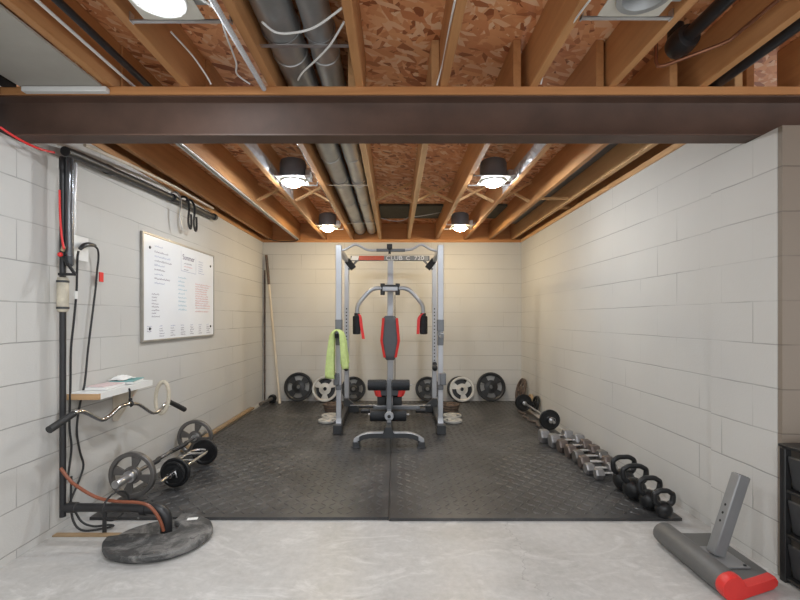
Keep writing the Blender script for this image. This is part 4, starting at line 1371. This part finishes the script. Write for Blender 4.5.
o = MB().tube([(1.845 + 0.055 * math.cos(a), 1.87 + 0.055 * math.sin(a), rz1 + 0.016 + 0.0145) for a in [2 * PI * k / 24 for k in range(24)]], 0.014, 10, closed=True).build('coiled_band', 'black_rubber')
tag(o, 'black rubber ring lying on top of the black storage rack', 'band')

# ------------------------------------------------------------------ bench attachment by the pier
B_ = thing('bench_attachment', (1.53, 2.08, 0), 'grey roll-edged bench pad with red end and upright steel post, on concrete', 'bench attachment')
ya, yb = 1.795, 2.285
rr = 0.055
# section across the pad: roll on one edge, thin slab to the other
sec = []
cx_, cz_ = 1.408, rr + 0.001
for i in range(17):
    a = math.radians(20 + 250 * i / 16)
    sec.append((cx_ + rr * math.cos(a), cz_ + rr * math.sin(a)))
sec += [(1.485, 0.004), (1.64, 0.004), (1.667, 0.014), (1.671, 0.032), (1.657, 0.052), (1.58, 0.050), (1.475, 0.052)]


def pad_slice(mb, y0, y1, grow=0.0, ends=0.012):
    rings = []
    mx = sum(p[0] for p in sec) / len(sec); mz = 0.04
    for y, k, sh in ((y0, 0.94, 1), (y0 + ends, 1.0, 1), (y1 - ends, 1.0, grow), (y1, 0.94, grow)):
        rings.append([Vector((mx + (x - mx) * (1 - (1 - k) * 0.25), y + sh * 0.36 * max(0.0, x - 1.40), max(0.002, mz + (z - mz) * k))) for x, z in sec])
    mb.rings(rings)
    return mb


pad_slice(MB(), ya + 0.044, yb, 0, 0.012).build('pad', 'pad_grey_light', B_, ang=50)
pad_slice(MB(), ya, ya + 0.046, 1, 0.012).build('end_cover', 'red_vinyl', B_, ang=50)
MB().box(1.452, 1.600, 1.955, 2.14, 0.0525, 0.0585).build('base_plate', 'post_grey', B_, bevel=0.002)
mb = MB()
A, Bp = Vector((1.520, 2.065, 0.059)), Vector((1.655, 2.080, 0.430))
mb.bar(A, Bp, 0.055, 0.055, up=(0, 1, 0))
po = mb.build('post', 'post_grey', B_, bevel=0.005)
d = (Bp - A).normalized()
sd = d.cross(Vector((0, 1, 0))).normalized()
nf = sd.cross(d).normalized()
if nf.y > 0: nf = -nf
hs_ = sd if sd.x < 0 else -sd
hm = MB()
for f in (0.40, 0.50, 0.60):
    hm.lathe([(0.0001, 0), (0.0062, 0)], at(A.lerp(Bp, f) + hs_ * 0.0282, look(hs_)), 12, caps=False)
hm.build('bolt_hole', 'void_black', po)
hm = MB().obox(Bp + d * 0.0006, (0.043, 0.043, 0.0008), Matrix((sd, nf, d)).transposed())
hm.build('tube_mouth', 'void_black', po)
for (x, y) in ((1.467, 1.97), (1.585, 1.97), (1.467, 2.125), (1.585, 2.125)):
    MB().lathe([(0.001, 0.004), (0.006, 0.004), (0.007, 0.0), (0.001, 0.0)], at((x, y, 0.0588)), 12).build('bolt', 'black_iron', B_)
# ------------------------------------------------------------------ left wall: whiteboard
wy0, wy1, wz0, wz1 = 3.17, 4.43, 1.000, 1.818
WB = thing('whiteboard', (XL, (wy0 + wy1) / 2, (wz0 + wz1) / 2), 'framed whiteboard covered in handwritten notes on the block wall', 'whiteboard')
MB().box(XL + 0.002, XL + 0.016, wy0 + 0.012, wy1 - 0.012, wz0 + 0.012, wz1 - 0.012).build('board', 'board_white', WB)
f_ = MB().box(XL + 0.001, XL + 0.022, wy0, wy1, wz0, wz0 + 0.016).box(XL + 0.001, XL + 0.022, wy0, wy1, wz1 - 0.016, wz1)
f_.box(XL + 0.001, XL + 0.022, wy0, wy0 + 0.016, wz0 + 0.016, wz1 - 0.016).box(XL + 0.001, XL + 0.022, wy1 - 0.016, wy1, wz0 + 0.016, wz1 - 0.016)
f_.build('frame', 'board_frame', WB, bevel=0.002)
xw = XL + 0.0168
WW, WHH = wy1 - wy0, wz1 - wz0


def word(mb, u, v, w, hgt, seed, mi=0, tk=0.0032):
    """a handwritten squiggle from (u, v) running w along the board"""
    rnd = random.Random(seed)
    n = max(4, int(w / 0.007))
    pts = []
    for i in range(n):
        pts.append((wy0 + u * WW + w * i / (n - 1), wz1 - v * WHH + (rnd.uniform(0.2, 1) * hgt if i % 2 else -rnd.uniform(0, 0.25) * hgt)))
    for (a, b), (c, d_) in zip(pts, pts[1:]):
        L = math.hypot(c - a, d_ - b) or 1
        nx, nz = -(d_ - b) / L * tk / 2, (c - a) / L * tk / 2
        mb.add([(xw, a + nx, b + nz), (xw, a - nx, b - nz), (xw, c - nx, d_ - nz), (xw, c + nx, d_ + nz)], [(0, 1, 2, 3)], mi)


def line(mb, u0, v0, u1, v1, mi=0, tk=0.003):
    a, b, c, d_ = wy0 + u0 * WW, wz1 - v0 * WHH, wy0 + u1 * WW, wz1 - v1 * WHH
    L = math.hypot(c - a, d_ - b) or 1
    nx, nz = -(d_ - b) / L * tk / 2, (c - a) / L * tk / 2
    mb.add([(xw, a + nx, b + nz), (xw, a - nx, b - nz), (xw, c - nx, d_ - nz), (xw, c + nx, d_ + nz)], [(0, 1, 2, 3)], mi)


ink = MB()   # 0 dark, 1 red, 2 cyan, 3 blue
sd_ = 1
for i in range(8):
    sd_ += 1
    word(ink, 0.13, 0.16 + i * 0.042, random.uniform(0.10, 0.26), 0.014, sd_, 0 if i % 2 == 0 else 3)
word(ink, 0.13, 0.105, 0.12, 0.010, 90, 3)
for i in range(8):
    sd_ += 1
    word(ink, 0.10, 0.56 + i * 0.030, random.uniform(0.06, 0.14), 0.012, sd_, 0)
for i in range(9):
    sd_ += 1
    word(ink, 0.42, 0.36 + i * 0.042, random.uniform(0.10, 0.16), 0.013, sd_, 2)
for i in range(11):
    sd_ += 1
    word(ink, 0.67, 0.40 + i * 0.027, random.uniform(0.20, 0.34), 0.012, sd_, 1)
word(ink, 0.67, 0.71, 0.28, 0.010, 77, 1)
for c in range(7):
    for i in range(5 if c else 3):
        sd_ += 1
        word(ink, 0.05 + c * 0.135, 0.86 + i * 0.024, random.uniform(0.04, 0.085), 0.011, sd_, 0 if i else 3)
for i in range(6):
    sd_ += 1
    word(ink, 0.72, 0.14 + i * 0.026, random.uniform(0.07, 0.12), 0.010, sd_, 3)
for i in range(3):
    sd_ += 1
    word(ink, 0.50, 0.20 + i * 0.032, random.uniform(0.08, 0.16), 0.012, sd_, 1 if i == 1 else 0)
line(ink, 0.46, 0.28, 0.68, 0.285, 3); line(ink, 0.46, 0.07, 0.46, 0.28, 3); line(ink, 0.68, 0.09, 0.68, 0.285, 3)
ink.build('marker_writing', ['ink_dark', 'ink_red', 'ink_cyan', 'ink_blue'], WB, flat=True)
Mt = Matrix.Translation(Vector((XL + 0.0165, wy0 + 0.57 * WW, wz1 - 0.155 * WHH)) - Vector(WB.location)) @ Matrix(((0, 0, 1, 0), (1, 0, 0, 0), (0, 1, 0, 0), (0, 0, 0, 1)))
lettering('heading', 'Summer', 0.066, 'ink_dark', WB, Mt, 0.0005)
for u, v in ((0.08, 0.13), (0.93, 0.15), (0.08, 0.88), (0.93, 0.88)):
    MB().lathe([(0.0005, 0.006), (0.010, 0.005), (0.012, 0.0), (0.0005, 0.0)], at((XL + 0.0165, wy0 + u * WW, wz1 - v * WHH), look((1, 0, 0))), 14).build('mounting_screw', 'dark_grey_paint', WB)

# ------------------------------------------------------------------ pipes, outlet and cords on the left wall
px_, py_ = -1.806, 2.365
dp = thing('sump_pipe', (px_, py_, 0.15), 'tall black discharge pipe with clamped cream coupling running to sump lid', 'pipe')
MB().cyl((px_, py_, 0.10), (px_, py_, 2.055), 0.0155, n=20).build('riser', 'black_plastic', dp)
MB().lathe([(0.0165, 0), (0.024, 0.003), (0.0275, 0.015), (0.0275, 0.175), (0.024, 0.187), (0.0165, 0.19)], at((px_, py_, 1.212)), 24).build('coupling', 'label_cream', dp)
for z in (1.235, 1.378):
    MB().lathe([(0.0280, -0.006), (0.0300, -0.006), (0.0300, 0.006), (0.0280, 0.006)], at((px_, py_, z)), 24).build('hose_clamp', 'dark_grey_paint', dp)
MB().lathe([(0.0160, 0.0), (0.0172, 0.004), (0.0175, 0.06), (0.0160, 0.064)], at((px_, py_, 1.985)), 24).build('collar', 'black_plastic', dp)
MB().tube([(px_ - 0.0, py_, 0.15), (-1.62, 2.36, 0.152), (-1.32, 2.35, 0.15)], 0.0225, 18).build('cross_pipe', 'black_plastic', dp)
MB().lathe([(0.023, 0), (0.028, 0.003), (0.028, 0.045), (0.023, 0.05)], at((-1.775, py_, 0.15), look((1, 0, 0))), 20).build('fitting', 'black_plastic', dp)
MB().tube([(-1.36, 2.352, 0.15), (-1.29, 2.35, 0.148), (-1.247, 2.348, 0.125), (-1.235, 2.348, 0.085), (-1.235, 2.348, 0.0155)], 0.030, 20, smooth=4).build('elbow', 'black_plastic', dp)
MB().lathe([(0.0305, 0), (0.035, 0.002), (0.035, 0.028), (0.0305, 0.03)], at((-1.37, 2.352, 0.15), look((1, 0, 0))), 20).build('fitting', 'black_plastic', dp)
# second, glossy riser, upper half only
gp_ = thing('glossy_riser', (-1.769, 2.365, 1.5), 'glossy dark grey riser pipe beside the black pipe, ending at the outlet', 'pipe')
MB().cyl((-1.769, 2.365, 1.50), (-1.769, 2.365, 2.05), 0.019, n=22).build('tube', 'glossy_pipe', gp_)
MB().lathe([(0.012, 0), (0.0195, 0.01), (0.0198, 0.05), (0.019, 0.055)], at((-1.769, 2.365, 1.46)), 22).build('end_cap', 'dark_grey_paint', gp_)
# long black pipe along the wall top, with conduit
hp = thing('wall_pipe', (-1.80, 3.4, 2.10), 'long black pipe running along the top of the whiteboard wall', 'pipe')
MB().tube([(-1.79, 2.36, 2.085), (-1.80, 2.46, 2.10), (-1.815, 3.2, 2.145), (-1.82, 4.40, 2.195)], 0.026, 18).build('tube', 'black_plastic', hp)
for yy, zz2 in ((2.75, 2.118), (3.55, 2.160), (4.36, 2.193)):
    MB().lathe([(0.027, -0.02), (0.032, -0.018), (0.032, 0.018), (0.027, 0.02)], at((-1.812, yy, zz2), look((0, 1, 0.05))), 20).build('coupling', 'black_plastic', hp)
pipe_run('grey_conduit', [(-1.74, 2.44, 2.150), (-1.752, 2.9, 2.195), (-1.785, 3.5, 2.243), (-1.80, 4.3, 2.262)], 0.010, 'pole_wood', 'thin pale conduit running along the long black wall pipe', cat='conduit')
pipe_run('silver_conduit', [(-1.835, 2.50, 2.07), (-1.842, 2.50, 1.9), (-1.846, 2.50, 1.72), (-1.846, 2.50, 1.64)], 0.009, 'silvery_white', 'short silvery conduit dropping to the white outlet box', cat='conduit')

# hooks hanging from the pipe
hg = 'hooks hanging from the long black pipe'
for k, (y, x, mt, lab) in enumerate(((3.56, -1.775, 'bar_steel', 'grey open metal hook on the long pipe, closer to the riser'), (3.70, -1.772, 'black_iron', 'black loop hook on the long pipe, middle of the three'), (3.80, -1.772, 'black_iron', 'black loop hook on the long pipe, closer to the whiteboard top'))):
    z = 2.165
    loop = [(x - 0.07, y, z + 0.005), (x - 0.045, y, z + 0.045), (x + 0.0, y, z + 0.035), (x + 0.018, y + 0.01, z - 0.03), (x + 0.012, y + 0.005, z - 0.14), (x + 0.012, y + 0.02, z - 0.20)]
    if k:
        loop += [(x + 0.012, y + 0.045, z - 0.215), (x + 0.012, y + 0.06, z - 0.18), (x + 0.012, y + 0.055, z - 0.09)]
    else:
        loop += [(x + 0.012, y + 0.05, z - 0.25)]
    o = MB().tube(loop, 0.0095 if k else 0.007, 8, smooth=4).build('pipe_hook', mt)
    tag(o, lab, 'hook', hg)

# outlet box, plug and cords
ob = thing('outlet_box', (XL, 2.51, 1.58), 'white surface-mounted outlet box with black plugs on the block wall', 'outlet')
MB().box(XL + 0.001, XL + 0.045, 2.455, 2.565, 1.515, 1.645).build('box', 'white_plastic', ob, bevel=0.004)
MB().box(XL + 0.0455, XL + 0.050, 2.450, 2.570, 1.510, 1.650).build('cover_plate', 'white_plastic', ob, bevel=0.002)
WXP = XL + 0.012


def onwall(px, py, off=0.0):
    X = WXP + off
    Y = FPX * X / (px - VX)
    return Vector((X, Y, CAMH + (VY - py) * Y / FPX))


ca = thing('power_cord', onwall(88, 246, 0.06), 'black power cord arching out of the outlet with a red tag', 'cord')
pg = onwall(80, 249, 0.06)
MB().tube([pg, onwall(84, 245.5, 0.065), onwall(89, 244.5, 0.06), onwall(95, 245.5, 0.05)], [0.010, 0.014, 0.014, 0.009], 12, smooth=3).build('plug', 'black_plastic', ca)
seq = [(93, 245.5, .05), (97.5, 249, .04), (98.5, 258, .02), (97, 272, .012), (96, 285, .01), (93, 310, .008), (88, 350, .006), (86, 372, .006), (84.5, 385, .006)]
MB().tube([onwall(*q) for q in seq], 0.0058, 8, smooth=5).build('wire', 'black_rubber', ca)
c_ = onwall(99.5, 277, 0.012)
MB().obox(c_ + Vector((0.008, 0.004, 0)), (0.006, 0.038, 0.060)).build('tag', 'red_plastic', ca, bevel=0.002)
# the same cord continues behind the shelf to the floor
seq2 = [(84.5, 385, .006), (80.5, 402, .006), (77.5, 420, .004), (77, 434, .004), (80, 452, .004), (83.5, 465, .004), (80, 478, .004), (73, 495, .004), (68, 507, .012)]
MB().tube([onwall(*q) for q in seq2], 0.0058, 8, smooth=5).build('wire', 'black_rubber', ca)
cb_ = thing('power_cord', onwall(78, 262, 0.05), 'black power cord hanging straight down close to the black pipe', 'cord')
seq3 = [(78.5, 251, .055), (77.5, 258, .05), (77, 275, .03), (76.5, 292, .02), (74, 320, .012), (71, 350, .01), (70.5, 385, .01), (69.5, 425, .01), (71.5, 446, .01), (70, 462, .01), (67.5, 480, .012)]
MB().tube([onwall(*q) for q in seq3], 0.0058, 8, smooth=5).build('wire', 'black_rubber', cb_)
a_ = onwall(76, 295, 0.035)
MB().obox(a_, (0.008, 0.022, 0.045)).build('paper_tag', 'white_plastic', cb_, bevel=0.002)
# cords pooled at the pipe foot
pool = [(-1.80, 2.42, 0.30), (-1.795, 2.41, 0.14), (-1.77, 2.40, 0.05), (-1.72, 2.40, 0.008), (-1.63, 2.42, 0.008), (-1.58, 2.44, 0.014), (-1.62, 2.46, 0.010), (-1.70, 2.45, 0.008), (-1.76, 2.44, 0.04), (-1.80, 2.435, 0.12)]
tag(MB().tube(pool, 0.0058, 8, smooth=6).build('loose_cord', 'black_rubber'), 'black cord coiled loosely on the floor under the horizontal pipe', 'cord')
lp = [(-1.50 + 0.02 * math.cos(a), 2.338 + 0.080 * math.cos(a), 0.172 + 0.072 * math.sin(a)) for a in [2 * PI * k / 20 for k in range(20)]]
tag(MB().tube(lp, 0.005, 8, closed=True).build('cable_tie', 'black_rubber'), 'black cable tie looped round the orange hose and horizontal pipe', 'tie')
o = MB().box(-1.60, -1.582, 2.375, 2.39, 0.001, 0.125).build('pipe_prop', 'black_plastic', bevel=0.003)
tag(o, 'short black prop under the horizontal pipe near the wall', 'prop')
# orange hose to the sump
hs = [P(60.5, 468, 2.33), P(68, 478, 2.33), P(76, 485.5, 2.32), P(97, 497.5, 2.31), P(118, 501.5, 2.305), P(138, 502.5, 2.30), P(149, 506, 2.295), P(157, 515, 2.298), P(161.5, 524, 2.303), P(163.5, 531, 2.306)]
tag(MB().tube(hs, 0.0085, 12, smooth=6).build('orange_hose', 'orange_hose'), 'orange hose looping along the horizontal pipe down into the sump lid', 'hose')
# shut-off bracket and red wires
t = thing('pipe_bracket', (px_, py_ - 0.03, 1.48), 'small black triangular bracket on the riser pipes', 'bracket')
MB().bar((px_ + 0.0, py_ - 0.03, 1.415), (px_ + 0.085, py_ - 0.02, 1.415), 0.012, 0.014).bar((px_ + 0.085, py_ - 0.02, 1.41), (px_ + 0.022, py_ - 0.03, 1.51), 0.012, 0.012, up=(0, 1, 0)).build('arm', 'black_iron', t)
MB().ball((px_ + 0.012, py_ - 0.034, 1.52), 0.013).build('valve_tip', 'red_plastic', t)
MB().cyl((px_ + 0.02, py_ - 0.03, 1.54), (px_ + 0.03, py_ - 0.03, 1.565), 0.010).build('brass_nut', 'tan_iron', t)
cable([P(0, 127, 2.015), P(12, 135, 2.05), P(26, 143, 2.10), P(40, 149, 2.17), P(54, 152.5, 2.28)], 0.006, 'bright red wire slung under the beam end to the pipe', 'red_plastic', 'wire', group='red wires')
cable([P(59.6, 190, 2.335), P(59.8, 205, 2.335), P(60.5, 222, 2.335), P(62, 238, 2.33), P(64, 249, 2.325)], 0.0055, 'red wire running down the side of the black pipe', 'red_plastic', 'wire', group='red wires')

# ------------------------------------------------------------------ wall shelf with papers
sx1 = -1.675
S_ = thing('wall_shelf', (XL, 2.72, 0.73), 'small white-topped plywood shelf on the wall beside the pipe', 'shelf')
MB().box(XL + 0.002, sx1, 2.46, 3.00, 0.716, 0.750).build('board', 'ply_edge', S_, bevel=0.002)
MB().box(XL + 0.003, sx1 - 0.001, 2.461, 2.999, 0.7502, 0.7535).build('laminate', 'white_plastic', S_)
MB().box(sx1 + 0.0002, sx1 + 0.003, 2.475, 3.0, 0.717, 0.753).build('edge_band', 'white_plastic', S_)
Mb = Matrix(((1, 0, 0, 0), (0, 0, 1, 2.86), (0, 1, 0, 0), (0, 0, 0, 1)))
MB().prism([(XL + 0.002, 0.715), (sx1 - 0.02, 0.715), (XL + 0.03, 0.50), (XL + 0.002, 0.50)], 0.02, Mb).build('bracket', 'pole_wood', S_, bevel=0.002)
ZS = 0.7542
o = MB().obox((-1.768, 2.66, ZS + 0.008), (0.12, 0.22, 0.015), Matrix.Rotation(0.12, 3, 'Z')).build('notepad', 'paper_white', bevel=0.002)
tag(o, 'white notepad lying on the shelf, end closest to the pipe', 'notepad')
o = MB().obox((-1.768, 2.66, ZS + 0.019), (0.11, 0.17, 0.005), Matrix.Rotation(-0.1, 3, 'Z')).build('paper_sheets', 'paper_pink', bevel=0.001)
tag(o, 'pinkish loose papers on top of the white notepad', 'paper')
bk = thing('notebook', (-1.755, 2.87, ZS), 'teal covered notebook towards the far end of the shelf', 'notebook')
MB().obox((-1.765, 2.865, ZS + 0.010), (0.135, 0.18, 0.014), Matrix.Rotation(0.2, 3, 'Z')).build('pages', 'paper_white', bk)
MB().obox((-1.765, 2.865, ZS + 0.0195), (0.145, 0.19, 0.004), Matrix.Rotation(0.2, 3, 'Z')).build('cover', 'teal_cover', bk, bevel=0.001)
# crumpled white cloth on the notebook
vs, fs = [], []
for i in range(13):
    for j in range(13):
        a, b = i / 12 - 0.5, j / 12 - 0.5
        hh_ = 0.022 * max(0, 1 - (a * a + b * b) * 3.2) + 0.006 * math.sin(a * 19 + b * 7) * math.cos(b * 17)
        vs.append((-1.79 + a * 0.10, 2.85 + b * 0.14, ZS + 0.0245 + max(0.001, hh_)))
for i in range(12):
    for j in range(12):
        q = i * 13 + j
        fs.append((q, q + 13, q + 14, q + 1))
o = MB().add(vs, fs).build('crumpled_tissue', 'paper_white', ang=60)
m_ = o.modifiers.new('thick', 'SOLIDIFY'); m_.thickness = 0.003; m_.offset = 1
tag(o, 'crumpled white tissue on top of the teal notebook', 'tissue')

# curl bar hung from the shelf edge
CB_ = thing('hanging_curl_bar', (-1.57, 2.59, 0.69), 'chrome curl bar with black end grips hung from the shelf edge', 'bar')
L0, L1 = Vector((-1.72, 2.156)), Vector((-1.60, 3.316))


def onbar(px, py):
    k = (px - VX) / FPX
    # point of the bar's vertical plane seen at that image column
    dx, dy = L1.x - L0.x, L1.y - L0.y
    t_ = (k * L0.y - L0.x) / (dx - k * dy)
    X, Y = L0.x + dx * t_, L0.y + dy * t_
    return Vector((X, Y, CAMH + (VY - py) * Y / FPX))


silver = [(72, 414.5), (76, 412.5), (82, 411.6), (88, 413.8), (97, 418.5), (102, 420), (108, 417.5), (118, 408.5), (125, 405), (132, 403.9), (138, 404.2), (144, 407.8), (150, 412), (154, 412.9), (159, 411), (165, 404), (170, 401.5)]
MB().tube([onbar(*q) for q in silver], 0.0115, 12, smooth=3).build('bar', 'chrome', CB_, ang=60)
MB().tube([onbar(49, 430), onbar(62, 421.5), onbar(74, 413.5)], [0.019, 0.0185, 0.017], 16).build('grip', 'black_rubber', CB_)
MB().tube([onbar(169, 401.5), onbar(177, 405.5), onbar(184.5, 409.5)], [0.016, 0.018, 0.0185], 16).build('grip', 'black_rubber', CB_)
hk_ = onbar(130.5, 404)
MB().tube([hk_ + Vector((0, 0, -0.016)), hk_ + Vector((0.018, 0, 0)), hk_ + Vector((0.004, 0, 0.022)), hk_ + Vector((-0.004, 0, 0.035)), (sx1 + 0.010, hk_.y, 0.725), (sx1 + 0.0045, hk_.y, 0.738)], 0.0055, 8, smooth=4).build('hook', 'black_iron', CB_)
MB().obox(hk_ + Vector((0, 0, 0.026)), (0.016, 0.02, 0.022)).build('swivel', 'black_iron', CB_, bevel=0.003)
# cream rope loop over the bar
c0 = onbar(162.5, 413)
c1 = onbar(162, 382)
vmid = (c0 + c1) / 2
hh_ = (c1 - c0).length / 2
lp = []
for k in range(20):
    a = 2 * PI * k / 20
    lp.append(vmid + Vector((0.044 * math.cos(a) + 0.008 * math.sin(a), 0.004 * math.cos(a), hh_ * 1.02 * math.sin(a))))
rp = MB().tube(lp, 0.0125, 10, closed=True, smooth=2).build('rope_loop', 'rope_cream')
tag(rp, 'cream rope loop threaded on the hanging curl bar near its far grip', 'rope')

# ------------------------------------------------------------------ sump lid
LX, LYc, LR = -1.245, 2.300, 0.236
sl = thing('sump_cover', (LX, LYc, 0), 'round dusty black sump lid on the concrete under the pipe elbow', 'lid')
MB().lathe([(0.001, 0.001), (LR - 0.02, 0.001), (LR - 0.012, 0.006), (LR - 0.014, 0.014), (0.001, 0.014)], at((LX, LYc, 0), Matrix.Diagonal((1.11, 1, 1, 1))), 56).build('base', 'lid_black', sl)
# raised upper cover with a quarter cut away round the pipe
poly = []
n = 64
for k in range(n + 1):
    a = math.radians(-172 + 262 * k / n)
    rad = LR * (1 + 0.010 * math.sin(a * 5) + 0.006 * math.sin(a * 11))
    poly.append((LX + 1.11 * rad * math.cos(a), LYc + rad * math.sin(a)))
poly += [(LX + 0.005, LYc + 0.14), (LX + 0.058, LYc + 0.11), (LX + 0.068, LYc + 0.03), (LX + 0.03, LYc - 0.005), (LX - 0.05, LYc - 0.0), (LX - 0.14, LYc + 0.005)]
up = MB().prism(poly, 0.030, at((0, 0, 0.0145))).build('cover', 'lid_black', sl, bevel=0.007, seg=3)
for a in (-150, -75, -10):
    a = math.radians(a)
    MB().obox((LX + (LR - 0.03) * math.cos(a), LYc + (LR - 0.03) * math.sin(a), 0.0465), (0.05, 0.022, 0.004), Matrix.Rotation(a + PI / 2, 3, 'Z')).build('lug', 'lid_black', sl, bevel=0.0015)
MB().obox((LX + 0.10, LYc + 0.16, 0.0452), (0.055, 0.03, 0.001), Matrix.Rotation(0.2, 3, 'Z')).build('sticker', 'paper_white', sl)

# ------------------------------------------------------------------ light
for x, y, e in ((-0.8, -0.35, 20), (0.85, -0.35, 20)):  # unseen lights added behind the camera, without fixtures
    L = bpy.data.lights.new('unseen_light', 'AREA')
    L.shape = 'DISK'; L.size = 0.14; L.energy = e; L.color = (0.97, 0.98, 1.0)
    lo = bpy.data.objects.new('unseen_light', L)
    lo.location = (x, y, JZ0 - 0.03)
    COL.objects.link(lo)
wd = bpy.data.worlds.new('world')
SC.world = wd
wd.use_nodes = True
bg = wd.node_tree.nodes['Background']
bg.inputs['Color'].default_value = (0.955, 0.975, 1.0, 1)
bg.inputs['Strength'].default_value = 1.0
vs_ = SC.view_settings
vs_.view_transform = 'Standard'
vs_.look = 'None'
vs_.gamma = 1.0
vs_.use_curve_mapping = False
vs_.exposure = 0.32
